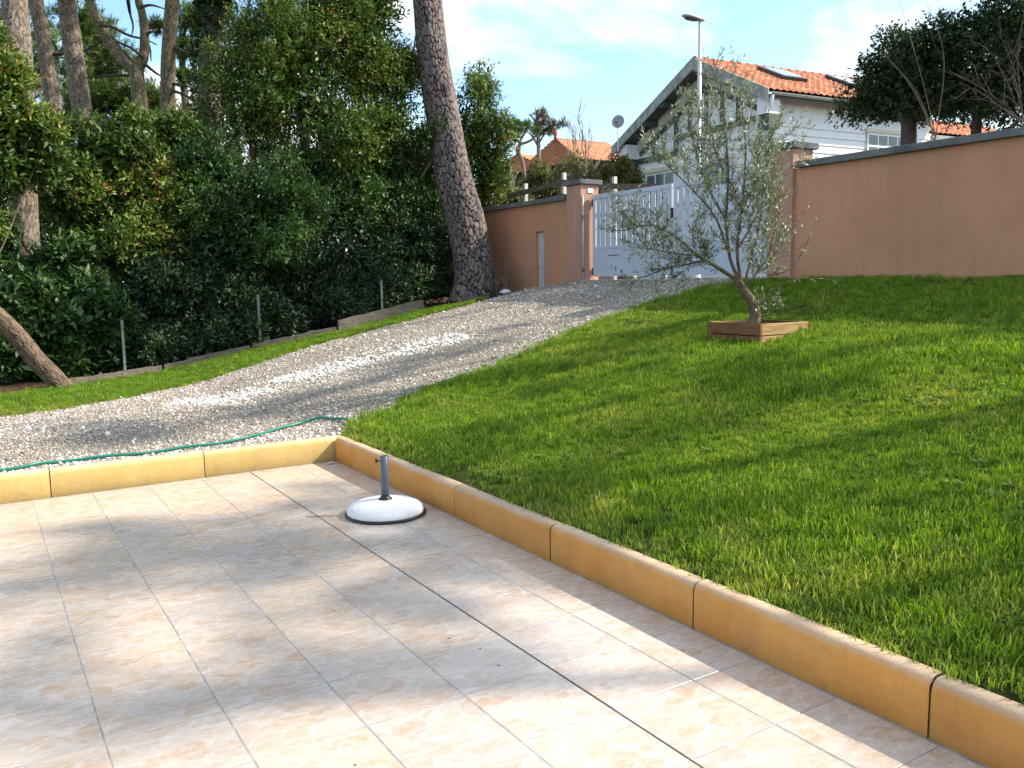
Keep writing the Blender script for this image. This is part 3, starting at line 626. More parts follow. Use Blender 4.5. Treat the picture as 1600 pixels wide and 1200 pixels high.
while v < V1 + .3:
    mb = MB(); n = 9; pts = []
    for vv, rr in ((v, .105), (v + .31, .085)): pts += [H(UP + rr * math.cos(t), vv, ZP - .01 + rr * math.sin(t) * .9) for t in np.linspace(0, math.pi, n)]
    mb.add(pts, [(k, k + 1, n + k + 1, n + k) for k in range(n - 1)] + [tuple(range(n - 1, -1, -1)), tuple(range(n, 2 * n))]); o = mb.build('ridge_tile', M['roof'], rf); v += .30
# barge boards and rake soffit
hpoly([(-.02, ZE - .24), (UP, ZP - .26), (UP, ZP + .045), (-.02, ZE + .045)], .0, .035).build('barge_board', M['fascia'], house); hpoly([(UP, ZP - .26), (U1 + .02, ZL - .24), (U1 + .02, ZL + .045), (UP, ZP + .045)], .0, .035).build('barge_board', M['fascia'], house)
# gutter and downpipe on the flank
gut = MB(); n = 9; prof = [(-.055 + .055 * math.cos(t), .055 * math.sin(t)) for t in np.linspace(math.pi, 2 * math.pi, n)]; prof += [(p * .86 - .008, q * .86) for p, q in reversed(prof)]; n2 = len(prof)
gut.add([H(-.0 + p, vv, ZE - .04 + q) for vv in (.05, V1 + .35) for p, q in prof], [(k, (k + 1) % n2, n2 + (k + 1) % n2, n2 + k) for k in range(n2)]); gut.build('gutter', M['zinc'], house)
MB().tube([H(-.05, .12, ZE - .1), H(.1, .2, ZE - .35), H(a_ - .08, .40, ZE - .75), H(a_ - .08, .44, 1.6)], .045, 10).build('downpipe', M['white_paint'], house, True)
# gable timbering: cream rake board, green rake timber, sill, posts
def timber(u0, z0, u1, z1, w_=.13, mat='timber_green', v0=OV - .05, name='timber'):
    d = np.array([u1 - u0, z1 - z0]); d /= np.linalg.norm(d); n_ = np.array([-d[1], d[0]]) * w_ / 2
    return hpoly([(u0 - n_[0], z0 - n_[1]), (u1 - n_[0], z1 - n_[1]), (u1 + n_[0], z1 + n_[1]), (u0 + n_[0], z0 + n_[1])], v0, OV - .002).build(name, M[mat], house)
timber(b_ - .1, zr(b_) - .40, UP + .03, ZP - .47, .12, 'cream', OV - .045, 'rake_board'); timber(b_ - .18, zr(b_) - .56, UP + .03, ZP - .66, .12)
timber(a_ + .1, zr(a_) - .38, UP - .03, ZP - .47, .12, 'cream', OV - .045, 'rake_board'); timber(a_ + .2, zr(a_) - .52, UP - .03, ZP - .66, .12)
SZ = 4.93
timber(b_ - .02, SZ, 3.95, SZ, .15, v0=OV - .055); timber(3.95, SZ + .42, .9, SZ + .42, .15, v0=OV - .055)
for u_ in (5.02, 4.55): timber(u_, SZ + .08, u_, zr(u_) - .64, .10)
timber(3.97, SZ - .07, 3.97, zr(3.97) - .64, .15, v0=OV - .058)
for u_ in (3.4, 2.72, 2.1, 1.5): timber(u_, SZ + .5, u_, (zr(u_) if abs(u_ - UP) > .1 else ZP) - .66, .11)
# brackets and boxed eaves
for u_, s_ in ((b_ + .14, 1), (a_ - .16, -1)):
    hbox(u_ - .17, u_ + .17, .10, OV - .004, zr(u_) - .62, zr(u_) - .20).build('eave_box', M['white_paint'], house)
    hpoly([(u_ - .19, zr(u_) - .95), (u_ + .19, zr(u_) - .95), (u_ + .19, zr(u_) - .622), (u_ - .19, zr(u_) - .622)], .14, OV - .003).build('bracket', M['timber_green'], house)
for u_ in (4.9, 4.1, 1.6): hbox(u_ - .07, u_ + .07, .04, OV - .001, zr(u_) - .34, zr(u_) - .19).build('purlin', M['timber_green'], house)
def window(u0, u1, z0, z1, flank=False, v0=0, v1=0, nx=3, nz_=2):
    root = house
    if not flank:
        w_ = hbox(u0, u1, OV - .05, OV - .003, z0, z1).build('window', M['white_board'], root)
        n = nx
        for k in range(n):
            for j in range(nz_):
                ua = u0 + .07 + k * (u1 - u0 - .07) / n; ub = u0 + (k + 1) * (u1 - u0 - .07) / n; za = z0 + .07 + j * (z1 - z0 - .07) / nz_; zb_ = z0 + (j + 1) * (z1 - z0 - .07) / nz_
                hbox(ua, ub, OV - .058, OV - .0505, za, zb_).build('pane', M['glass'], w_)
        hbox(u0 - .09, u1 + .09, OV - .10, OV - .004, z1 + .002, z1 + .10).build('lintel', M['cream'], w_); hbox(u0 - .06, u1 + .06, OV - .12, OV - .004, z0 - .06, z0 - .002).build('sill', M['white_board'], w_)
    else:
        w_ = hbox(a_ - .07, a_ - .037, v0, v1, z0, z1).build('window', M['white_board'], root)
        for k in range(nx):
            for j in range(nz_):
                va = v0 + .06 + k * (v1 - v0 - .06) / nx; vb = v0 + (k + 1) * (v1 - v0 - .06) / nx; za = z0 + .06 + j * (z1 - z0 - .06) / nz_; zb_ = z0 + (j + 1) * (z1 - z0 - .06) / nz_
                hbox(a_ - .078, a_ - .0705, va, vb, za, zb_).build('pane', M['glass'], w_)
        hbox(a_ - .10, a_ - .036, v0 - .06, v1 + .06, z1 + .002, z1 + .10).build('lintel', M['cream'], w_)
window(4.0, 5.35, 2.9, 4.52); window(1.7, 2.9, 2.9, 4.52)
window(0, 0, 4.2, 5.17, True, 3.85, 5.4, 4, 3)
# skylights
for v0_, u0_ in ((1.75, 1.3), (4.3, 1.35)):
    def SK(u, v, k): d = math.hypot(UP, ZP - ZE); return H(u - (ZP - ZE) / d * k, v, zr(u) + UP / d * k)
    mb = MB(); mb.hexa([SK(u0_, v0_, .0), SK(u0_, v0_ + .85, .0), SK(u0_ + .95, v0_ + .85, .0), SK(u0_ + .95, v0_, .0)], [SK(u0_, v0_, .13), SK(u0_, v0_ + .85, .13), SK(u0_ + .95, v0_ + .85, .13), SK(u0_ + .95, v0_, .13)])
    o = mb.build('skylight', M['dark_metal'], house)
    MB().hexa([SK(u0_ + .09, v0_ + .08, .131), SK(u0_ + .09, v0_ + .77, .131), SK(u0_ + .86, v0_ + .77, .131), SK(u0_ + .86, v0_ + .08, .131)], [SK(u0_ + .09, v0_ + .08, .142), SK(u0_ + .09, v0_ + .77, .142), SK(u0_ + .86, v0_ + .77, .142), SK(u0_ + .86, v0_ + .08, .142)]).build('pane', M['skylight'], o)
# lower wing to the right
wing = empty('house_wing', H(2, 9, 1.4), 'low white wing with a terracotta roof behind the dark trees', 'house')
hbox(1.0, 4.5, V1 + .02, V1 + 5.5, 1.2, 5.3).build('wall', M['white_paint'], wing)
roof_slope(.4, 5.3, 3.0, 6.3, V1 - .1, V1 + 5.8, wing); hpoly([(.42, 5.17), (3.0, 6.15), (3.0, 6.28), (.42, 5.28)], V1 + .01, V1 + 5.78).build('roof_deck', M['soffit'], wing)
hbox(.36, .45, V1 + .0, V1 + 5.8, 5.09, 5.27).build('fascia', M['fascia'], wing)

# satellite dish on its mast
dp = at(966, 196, D=25.2); db = np.array([dp[0], dp[1], 3.6])
dish = empty('satellite_dish', db, 'round grey satellite dish on a thin mast beside the gable', 'dish')
MB().tube([db, dp + [0, 0, .05]], .022, 8).build('mast', M['galv'], dish, True)
nd = unit(np.array([-.75, -.6, .28])); ax_ = unit(np.cross(nd, [0, 0, 1])); ay_ = np.cross(ax_, nd); mb = MB(); v = []; n = 28; rr = [0.0001, .1, .18, .185]
for r_, q in ((.001, 0), (.09, .008), (.18, .035), (.186, .035), (.186, .028), (.09, .0), (.001, -.008)):
    v += [dp + [0, 0, .1] + (ax_ * math.cos(t) + ay_ * math.sin(t) * 1.1) * r_ + nd * q for t in np.linspace(0, 2 * math.pi, n, endpoint=False)]
mb.add(v, [(a * n + k, a * n + (k + 1) % n, a * n + n + (k + 1) % n, a * n + n + k) for a in range(6) for k in range(n)]); mb.build('reflector', M['dish'], dish, True)
MB().tube([dp + [0, 0, -.07], dp + nd * .22 + [0, 0, -.02]], .01, 6).build('feed_arm', M['dark_metal'], dish); MB().box(dp + nd * .24 + [-.03, -.03, -.04], dp + nd * .24 + [.03, .03, .03], .006).build('receiver', M['dark_metal'], dish)

# street lamp
lp = at(1092.5, 160, D=17.5); lb = np.array([lp[0], lp[1], 1.42]); lt = at(1091, 38, D=17.5)[2]
lamp = empty('street_lamp', lb, 'tall grey street lamp with a flat oval head behind the gate', 'street lamp')
MB().tube([lb, (lb[0], lb[1], 2.6), (lb[0], lb[1], lt + .03)], [.065, .055, .033], 14).build('pole', M['galv'], lamp, True)
MB().lathe((lb[0], lb[1], 1.42), [(.14, 0), (.14, .03), (.075, .05), (.07, .25)], 18).build('base', M['galv'], lamp, True)
hd = -RGT * .93 + FWD * -.35; hd = unit(hd); hs = np.array([-hd[1], hd[0], 0]); mb = MB(); ringn = 18; v = []
secs = [(-.10, .035, .03, .0), (-.06, .06, .045, .0), (.06, .085, .055, .012), (.2, .10, .06, .03), (.32, .095, .05, .045), (.40, .06, .03, .05), (.43, .015, .01, .05)]
for s_, w_, h_, z_ in secs:
    for k in range(ringn):
        t = 2 * math.pi * k / ringn; zz = math.sin(t) * h_ if math.sin(t) > 0 else math.sin(t) * h_ * .55
        v.append(np.array([lb[0], lb[1], lt + .03]) + hd * s_ + hs * math.cos(t) * w_ + np.array([0, 0, zz + z_]))
mb.add(v, [(a * ringn + k, a * ringn + (k + 1) % ringn, (a + 1) * ringn + (k + 1) % ringn, (a + 1) * ringn + k) for a in range(len(secs) - 1) for k in range(ringn)] + [tuple(range(ringn - 1, -1, -1)), tuple(range((len(secs) - 1) * ringn, len(secs) * ringn))])
mb.build('lamp_head', M['lamp_grey'], lamp, True)
mb = MB(); n = 16; v = []
for q, s in ((0, 1), (-.018, .9)): v += [np.array([lb[0], lb[1], lt + .018 + q]) + hd * (.2 + .17 * math.cos(t) * s) + hs * .075 * math.sin(t) * s + np.array([0, 0, .011 * (1 + math.cos(t))]) for t in np.linspace(0, 2 * math.pi, n, endpoint=False)]
mb.add(v, [(k, n + k, n + (k + 1) % n, (k + 1) % n) for k in range(n)] + [tuple(range(n, 2 * n))]); mb.build('lamp_glass', M['lamp_under'], lamp)

# rail fence across the road
FPTS = [(769, 302, 330), (821, 287, 320), (881, 270, 300), (960, 276, 300), (1040, 276, 300)]
fence = empty('rail_fence', at(820, 320, D=21), 'wooden rail fence on pale posts seen over the left wall', 'fence')
fp = [(at(x, yt, D=22 - .012 * (x - 768)), at(x, yb, D=22 - .012 * (x - 768))) for x, yt, yb in FPTS]
for tp, bt in fp:
    b = np.array([tp[0], tp[1], 1.3]); MB().box((tp[0] - .045, tp[1] - .045, 1.3), (tp[0] + .045, tp[1] + .045, tp[2] - (.35 if tp[1] < 14.5 else 0)), .008).build('post', M['post_grey'], fence)
for (t0, b0), (t1, b1) in zip(fp[:-1], fp[1:]):
    for dz in (.22, .56): MB().beam(t0 - [0.065, 0, dz], t1 - [0.065, 0, dz], .03, .12).build('rail', M['rail_wood'], fence)

# two far houses with hipped tile roofs
def far_house(px0, px1, py_ridge, py_eave, D, label, fin):
    c0 = at(px0, py_eave, D=D); c1 = at(px1, py_eave, D=D + 2.5); k = D / FPX; ze = c0[2]; zr_ = at(px0, py_ridge + 3, D=D + 4.0)[2]; e = c1 - c0; e[2] = 0; L_ = np.linalg.norm(e); e /= L_; q = np.array([-e[1], e[0], 0]); W = 6.5
    if q @ FWD < 0: q = -q
    root = empty('far_house', c0 * [1, 1, 0] + [0, 0, 1], label, 'house')
    def F(s, t, z): return c0 * [1, 1, 0] + e * s + q * t + np.array([0, 0, z])
    MB().hexa([F(.5, .5, 1), F(L_ - .5, .5, 1), F(L_ - .5, W - .5, 1), F(.5, W - .5, 1)], [F(.5, .5, ze), F(L_ - .5, .5, ze), F(L_ - .5, W - .5, ze), F(.5, W - .5, ze)]).build('wall', M['dark_wood'], root)
    r0, r1 = F(L_ * .14, W / 2, zr_), F(L_ * .93, W / 2, zr_); A, B, C_, D_ = F(0, 0, ze - .02), F(L_, 0, ze - .02), F(L_, W, ze - .02), F(0, W, ze - .02)
    MB().add([A, B, C_, D_, r0 - [0, 0, .08], r1 - [0, 0, .08]], [(0, 1, 5, 4), (1, 2, 5), (2, 3, 4, 5), (3, 0, 4), (3, 2, 1, 0)]).build('roof_deck', M['soffit'], root)
    # tile courses on the front slope and the hip
    def courses(P0, P1, Q0, Q1, name):
        n = 12; m_ = 46; v = []; f = []; rn = []; rg = np.random.default_rng(3); nn = unit(np.cross(P1 - P0, Q0 - P0)); nn = nn if nn[2] > 0 else -nn
        rows = [(r_ + d, h_) for r_ in range(n) for d, h_ in ((0, .10), (.96, .03))]
        for s, h_ in rows:
            a = P0 + (Q0 - P0) * s / n; b = P1 + (Q1 - P1) * s / n
            for c_ in range(m_ + 1): v.append(a + (b - a) * c_ / m_ + nn * (h_ + .03 * (c_ % 2)))
        for i_ in range(len(rows) - 1):
            for c_ in range(m_): f.append((i_ * (m_ + 1) + c_, i_ * (m_ + 1) + c_ + 1, (i_ + 1) * (m_ + 1) + c_ + 1, (i_ + 1) * (m_ + 1) + c_)); rn.append(.25 + .75 * rg.random())
        mesh_obj(name, v, np.array(f), M['roof'], root, False, {'rnd': ('FACE', rn)})
    courses(A, B, r0, r1, 'roof'); courses(D_, A, r0 + q * .02, r0, 'roof')
    for k_ in range(10):
        p = r0 + (r1 - r0) * (k_ + .5) / 10; MB().beam(p - e * L_ * .030, p + e * L_ * .030, .22, .14).build('ridge_tile', M['roof'], root)
    if fin: MB().lathe(r0 + [0, 0, .02], [(.10, 0), (.08, .15), (.13, .25), (.11, .4), (.03, .6)], 10).build('finial', M['roof'], root, True)
    return root
far_house(905, 1010, 219, 250, 47, 'far house with a steep orange tile roof beside the dish', True)
far_house(850, 925, 243, 262, 52, 'smaller far house with an orange hipped roof above the left wall', True)

# ================================================================== TREES
def add_crown_pine(root, lobes, n, seed, mat='needle', per=22, ln=.18, wd=.012, name='crown', shell=.8, gap=.45):
    rng = np.random.default_rng(seed); P, O = sample_lobes(lobes, n, rng, shell, gap, seed); return leaf_object(name, [needle_tufts(P, O, rng, per, ln, wd)], M[mat], root)

# the big leaning pine by the wall
bp = [at(738, 480, D=17.2), at(741, 440, D=17.2), at(738, 400, D=17.2), at(726, 340, D=17.2), at(712, 290, D=17.2), at(699, 220, D=17.2), at(687, 150, D=17.2), at(676, 80, D=17.2), at(668, 10, D=17.2), at(660, -80, D=17.3), at(650, -200, D=17.5), at(650, -380, D=17.8)]
gb = bp[0].copy(); gb[2] = float(ground(gb[0], gb[1])) - .1
big = empty('pine_tree', gb + [0, 0, .1], 'huge leaning pine with thick plated bark in front of the wall', 'tree')
trunk_mesh('trunk', [gb] + bp[1:], [.44, .395, .385, .375, .355, .335, .32, .30, .29, .28, .25, .18], M['bark_big'], big, 150, 620, (.068, .165), .034, 4, .08)
top = bp[-1]
add_crown_pine(big, [(top + [dx, dy, dz], (1.9, 1.9, .8)) for dx, dy, dz in ((0, 0, .6), (1.6, .5, -.3), (-1.7, .3, -.2), (.3, 1.7, -.1), (-.2, -1.6, -.3))], 1500, 11, per=16, ln=.2, wd=.02)
mb = MB()
for k in range(9):
    a = k * 2.4; e = top + [2.2 * math.cos(a), 2.2 * math.sin(a), .3 + .3 * math.sin(k)]; mb.tube(spline([top - [0, 0, 1.2 - .12 * k], (top + e) / 2 - [0, 0, .5], e], 6), [.07, .06, .05, .04, .03, .015], 6)
mb.build('limb', M['bark_dark'], big)

def pine(label, pts, rads, mat, seed, crown=None, ncrown=700, branches=(), group='pines standing behind the hedge', nt_=84, nz_=330, cell=(.06, .13), dep=.014):
    b = np.array(pts[0], float); root = empty('pine_tree', b, label, 'tree', group)
    trunk_mesh('trunk', pts, rads, M[mat], root, nt_, nz_, cell, dep, seed)
    for q in branches:
        MB().tube(spline(q, 10), np.linspace(.05, .012, 10), 6).build('branch', M['bark_dark'], root, True)
    if crown: add_crown_pine(root, crown, ncrown, seed + 20)
    return root
def trunk_pts(pp, D, zbot=None, ext=3.5):
    """pixel track of a trunk, first point lowest; run down to the ground and on above the frame"""
    P = [at(x, y, D=D) for x, y in pp]; b = P[0] + (P[0] - P[1]) * ((P[0][2] - float(ground(P[0][0], P[0][1]))) / max(.2, P[1][2] - P[0][2])); b[2] = float(ground(b[0], b[1])) - .05
    d = unit(P[-1] - P[-2]); return [b] + P + [P[-1] + d * ext * .5 + [0, 0, .1], P[-1] + d * ext + [0, 0, .3]]
def crown_at(p, r, h, n, seed):
    g = np.random.default_rng(seed); return [(p + g.normal(size=3) * [r * .6, r * .6, h * .5], (r * g.uniform(.45, .8), r * g.uniform(.45, .8), h * g.uniform(.3, .55))) for _ in range(n)]
t1 = trunk_pts([(42, 440), (38, 330), (33, 200), (30, 100), (22, 0)], 13.4); pine('thickest pine trunk at the left edge, pale bark, bushes round its foot', t1, [.215, .205, .20, .19, .185, .18, .15, .1], 'bark_pale', 31, crown_at(t1[-1], 2.4, 1.6, 6, 1), 900)
t2 = trunk_pts([(96, 320), (84, 175), (72, 85), (56, 0)], 21.5); pine('slim pine trunk second from the left edge', t2, [.21, .20, .19, .18, .17, .14, .08], 'bark_pale', 32, crown_at(t2[-1], 2.2, 1.6, 6, 2), 900, [[t2[3], t2[3] + RGT * .9 + [0, 0, .05], t2[3] + RGT * 1.6 + [0, 0, .4]]])
t3 = trunk_pts([(140, 240), (126, 160), (113, 70), (103, -10)], 20.5); pine('straight sunlit pine trunk third from the left edge', t3, [.24, .225, .22, .21, .20, .16, .1], 'bark_pale', 33, crown_at(t3[-1], 2.4, 1.6, 6, 3), 900)
t4 = trunk_pts([(222, 190), (216, 140), (213, 112)], 20.0, ext=.1)[:-2]
root4 = empty('pine_tree', t4[0], 'forked pine with one dark stem bending left and one upright', 'tree', 'pines standing behind the hedge')
trunk_mesh('trunk', t4 + [at(212, 104, D=20)], [.19, .175, .165, .16, .15], M['bark_moss'], root4, 70, 120, (.055, .11), .012, 41)
f4 = at(212, 112, D=20)
sl = [f4, at(190, 90, D=20), at(172, 66, D=20), at(158, 45, D=19.9), at(148, 22, D=19.8), at(138, -10, D=19.8), at(132, -60, D=19.6)]; sr = [f4, at(224, 88, D=20), at(226, 50, D=20), at(222, 20, D=20), at(216, -5, D=20), at(214, -70, D=20)]
trunk_mesh('stem', sl, [.15, .145, .135, .12, .10, .10, .07], M['bark_moss'], root4, 60, 240, (.05, .10), .010, 42); trunk_mesh('stem', sr, [.14, .115, .10, .09, .085, .06], M['bark_moss'], root4, 60, 240, (.05, .10), .010, 43)
for q in ([(156, 40), (175, 42), (200, 55), (228, 62), (245, 70)], [(226, 40), (240, 34), (252, 33)], [(222, 55), (236, 50), (246, 45)], [(224, 90), (205, 75), (185, 66), (165, 54)], [(218, 12), (236, 8), (258, 14)], [(200, 0), (203, 20), (208, 40), (206, 55)], [(226, 100), (245, 115), (255, 120)], [(214, 118), (170, 118), (132, 122)], [(226, 60), (234, 75), (236, 95)]):
    MB().tube(spline([at(x, y, D=20 + .3 * math.sin(x)) for x, y in q], 10), np.linspace(.045, .012, 10), 6).build('branch', M['bark_dark'], root4, True)
add_crown_pine(root4, crown_at(sl[-1] + [0, 0, 1], 2.0, 1.2, 5, 4) + crown_at(sr[-1] + [0, 0, 1.2], 2.0, 1.2, 5, 5), 900, 44)
t5 = trunk_pts([(264, 205), (262, 150), (263, 90), (267, 30), (270, -10)], 19.5); pine('mossy upright pine trunk between the forked pine and the ivy', t5, [.17, .165, .16, .155, .15, .15, .12, .07], 'bark_moss', 35, crown_at(t5[-1], 2.0, 1.5, 6, 6), 800,
    [[at(266, 70, D=19.5), at(290, 82, D=19.4), at(312, 86, D=19.3)], [at(262, 130, D=19.5), at(285, 133, D=19.4), at(310, 140, D=19.2)], [at(263, 140, D=19.5), at(285, 147, D=19.3), at(305, 158, D=19.2)]])
# ivy-clad pine
t6 = trunk_pts([(322, 330), (326, 200), (328, 90), (334, 20), (336, -20)], 18.0)
iv = pine('pine trunk wrapped in dark ivy with a bare reddish patch', t6, [.26, .25, .235, .22, .21, .21, .17, .1], 'bark_big', 36, crown_at(t6[-1], 2.2, 1.5, 6, 7), 800)
rng = np.random.default_rng(61); n = 5200; tc_ = spline(t6, 400); kk = rng.integers(0, 330, n); th_ = rng.uniform(0, 6.283, n); off = np.stack([np.cos(th_), np.sin(th_), np.zeros(n)], 1)
bare = (tc_[kk][:, 2] > 5.2) & (tc_[kk][:, 2] < 6.6) & ((off @ RGT) > -.25) & ((off @ FWD) < .6); ok = ~bare
Pv = (tc_[kk] + off * (.24 + .16 * rng.random(n) ** 1.5 + .25 * (value_noise(tc_[kk], 2.2, 3)[:] > .35))[:, None])[ok]; leaf_object('ivy', [make_leaves(Pv, unit(off[ok] + rng.normal(size=(ok.sum(), 3)) * .6 - [0, 0, .5]), rng.uniform(.07, .12, ok.sum()), rng.uniform(.06, .10, ok.sum()), rng.random(ok.sum()), rng)], M['ivy'], iv)

# backdrop pines: foliage masses seen between the trunks
BK = [('dense pine crown behind the first two trunks', [(20, 40, 60, 60), (80, 100, 60, 55), (10, 150, 60, 60)], 25, 'needle', 1100, 71),
      ('bright green pine crown between the third trunk and the fork', [(150, 60, 42, 38), (185, 95, 40, 26), (150, 120, 44, 36), (120, 30, 40, 40)], 27, 'needle', 1100, 72),
      ('low dark pine behind the forked trunk', [(190, 150, 60, 26), (140, 175, 60, 40), (240, 150, 30, 22), (230, 185, 40, 28)], 24, 'needle', 1100, 73),
      ('thin pine crown behind the mossy trunk', [(292, 75, 26, 22), (300, 30, 34, 24), (290, 120, 22, 14), (245, 40, 20, 12)], 26, 'needle', 420, 74),
      ('dark pine behind the tall sunlit shrub', [(390, 70, 50, 40), (440, 30, 50, 40), (350, 140, 50, 50), (520, 60, 60, 60), (420, 230, 60, 50), (470, 275, 60, 45), (630, 265, 55, 60), (560, 250, 60, 60)], 22, 'dark_leaf', 1700, 75)]
for lab, lb_, D, mt, n, sd in BK:
    L_ = [lobe(*q, D=D) for q in lb_]; c = np.mean([q[0] for q in L_], 0); b = np.array([c[0], c[1], float(ground(c[0], c[1]))]); root = empty('pine_tree', b, lab, 'tree', 'pines standing behind the hedge')
    MB().tube([b - [0, 0, .1], (b + c) / 2 + [.1, 0, 0], c], [.2, .16, .08], 10).build('trunk', M['bark_dark'], root, True); add_crown_pine(root, L_, n, sd, mt, 20, .24, .022, gap=.35)
    mb = MB()
    for q in L_: mb.tube(spline([c - [0, 0, .5], (c + q[0]) / 2 + [0, 0, .1], q[0]], 6), np.linspace(.06, .02, 6), 5)
    mb.build('limb', M['bark_dark'], root)

# hedge shrubs: every bush a thing of its own
def shrub(label, lobes, n, mat, seed, per=8, tl=.17, ln=.075, wd=.028, gap=.15, name='evergreen_shrub', shell=.6, core=.35, stems=5, group='evergreen shrubs of the hedge', stem_mat='twig', foot=None, up=.4, stem_r=.05):
    rng = np.random.default_rng(seed); c = np.mean([q[0] for q in lobes], 0); b = np.array(foot if foot is not None else [c[0], c[1], 0.0]); b[2] = float(ground(b[0], b[1])); root = empty(name, b, label, 'shrub', group)
    cl = clumps(lobes, rng); sets = []; pr_ = np.array([q[1][0] for q in cl]) ** 2; pr_ /= pr_.sum()
    for q, w_ in zip(cl, pr_):
        P, O = sample_lobes([q], max(6, int(n * w_ * 1.15)), rng, .75, -.9 + gap, seed); tone = rng.uniform(-.42, .32); v_, f_, r_ = twig_leaves(P, O, rng, per, tl, ln, wd, up); sets.append((v_, f_, np.clip(r_ + tone, 0, .999)))
    if core:
        P2, O2 = sample_lobes([(q[0], tuple(x * .72 for x in q[1])) for q in lobes], int(n * core), rng, .9, -.6, seed + 1); v_, f_, r_ = twig_leaves(P2, O2, rng, 6, tl * 1.2, ln * 1.5, wd * 1.7, 0); sets.append((v_, f_, r_ * .45))  # inner leaves coloured darker: the shade inside the bush is put into their colour
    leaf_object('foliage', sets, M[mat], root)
    mb = MB()
    for k, q in enumerate(lobes):
        j = rng.normal(size=3) * [.12, .12, 0]; mb.tube(spline([b + j, (b * .45 + q[0] * .55) + rng.normal(size=3) * .15, q[0] + rng.normal(size=3) * .1, q[0] + (q[0] - b) * .12 + [0, 0, .1]], 8), np.linspace(stem_r, stem_r * .24, 8), 6)
    for k in range(stems * 4):
        q = lobes[rng.integers(len(lobes))]; d = unit(rng.normal(size=3) + [0, 0, .6]) * np.array(q[1]); mb.tube(spline([q[0], q[0] + d * .55 + rng.normal(size=3) * .06, q[0] + d * 1.02], 6), np.linspace(.018, .005, 6), 4)
    mb.build('stem', M[stem_mat], root); return root
def LB(pp, Y): return [lobe(x, y, rx, ry, Y=Y + dy) for x, y, rx, ry, dy in pp]
shrub('glossy broad-leaved shrub round the foot of the leaning trunk', LB([(30, 475, 70, 45, 0), (-50, 380, 60, 80, .3), (70, 510, 70, 55, -.1), (140, 500, 60, 70, 0), (0, 545, 60, 45, -.4), (170, 560, 60, 35, -.1), (110, 430, 45, 50, .3), (70, 575, 60, 30, -.1)], 14.9), 3900, 'laurel', 101, 8, .2, .115, .05, 0, shell=.5)
shrub('yellow green sunlit shrub under the forked pine', LB([(165, 235, 70, 60, 0), (235, 290, 70, 65, -.2), (120, 310, 60, 60, -.2), (190, 370, 80, 60, -.3), (255, 220, 45, 45, .1), (85, 270, 40, 50, .2), (260, 380, 50, 60, -.2)], 16.2), 5200, 'arbutus', 102, 8, .18, .095, .038, .1)
shrub('dark shrub in the middle of the hedge foot behind the second fence post', LB([(240, 480, 60, 70, 0), (310, 480, 70, 60, 0), (390, 470, 75, 65, 0), (300, 420, 80, 60, .3), (250, 545, 50, 30, -.1), (340, 530, 60, 26, -.1)], 15.2), 4600, 'dark_leaf', 103, 8, .17, .085, .036, 0)
shrub('dense dark shrub at the hedge foot near the edging planks', LB([(470, 440, 75, 65, 0), (550, 420, 75, 65, .1), (620, 390, 65, 65, .3), (670, 410, 45, 60, .5), (520, 480, 60, 35, -.1), (600, 455, 60, 35, .1)], 15.3), 4600, 'dark_leaf', 104, 8, .16, .075, .032, 0)
shrub('rounded dark green shrub in the centre of the hedge', LB([(350, 320, 75, 70, 0), (420, 300, 75, 65, -.2), (400, 370, 85, 55, -.4), (320, 250, 55, 55, .3), (455, 350, 50, 55, -.3)], 15.6), 4300, 'laurel', 105, 8, .15, .075, .03, 0)
shrub('tallest shrub, its top lit green against the sky left of the big pine', LB([(475, 120, 75, 75, 0), (555, 75, 70, 75, 0), (600, 150, 60, 70, -.1), (415, 150, 60, 60, 0), (520, 210, 85, 70, -.2), (600, 250, 65, 65, 0), (590, 15, 45, 50, .1), (640, 110, 30, 45, 0), (530, 0, 40, 40, 0)], 16.4), 7800, 'arbutus', 106, 8, .19, .085, .029, .2)
shrub('open shrub filling the gap left of the big pine trunk', LB([(610, 310, 70, 60, 0), (545, 320, 70, 60, -.2), (660, 260, 45, 60, .1), (665, 340, 45, 55, .2), (480, 290, 60, 60, -.1), (680, 215, 28, 40, -.6)], 16.3), 4200, 'laurel', 107, 8, .18, .082, .029, .25)
shrub('tall dark shrub between the big pine and the wall end', [lobe(x, y, rx, ry, D=20.5 + d) for x, y, rx, ry, d in ((735, 190, 40, 55, 0), (765, 230, 36, 50, 0), (735, 270, 55, 50, .1), (740, 340, 45, 50, .2), (750, 140, 25, 35, 0), (790, 205, 22, 30, .1), (700, 330, 45, 70, .2), (770, 280, 25, 35, 0), (720, 420, 45, 50, .2))], 4600, 'arbutus', 108, 8, .18, .085, .029, .2)
shrub('leafy shrub at the left edge overlapping the thickest trunk', LB([(-14, 110, 36, 70, 0), (-6, 180, 40, 45, 0), (45, 205, 46, 26, 0), (60, 255, 40, 24, .1), (-40, 290, 50, 60, 0), (5, 270, 30, 20, 0)], 14.2), 2300, 'arbutus', 109, 8, .19, .10, .038, .15, foot=(-.9, 14.3, 0), stem_r=.022)
shrub('reddish twiggy shrub rising above the ivy-clad trunk', LB([(430, 20, 40, 35, 0), (395, 50, 36, 40, 0), (360, 100, 40, 40, -.2), (470, 45, 40, 40, .2), (370, 170, 50, 50, -.3), (300, 200, 40, 50, -.2), (290, 260, 45, 45, -.3)], 16.8), 3300, 'arbutus', 110, 7, .18, .075, .026, .45, core=.15)
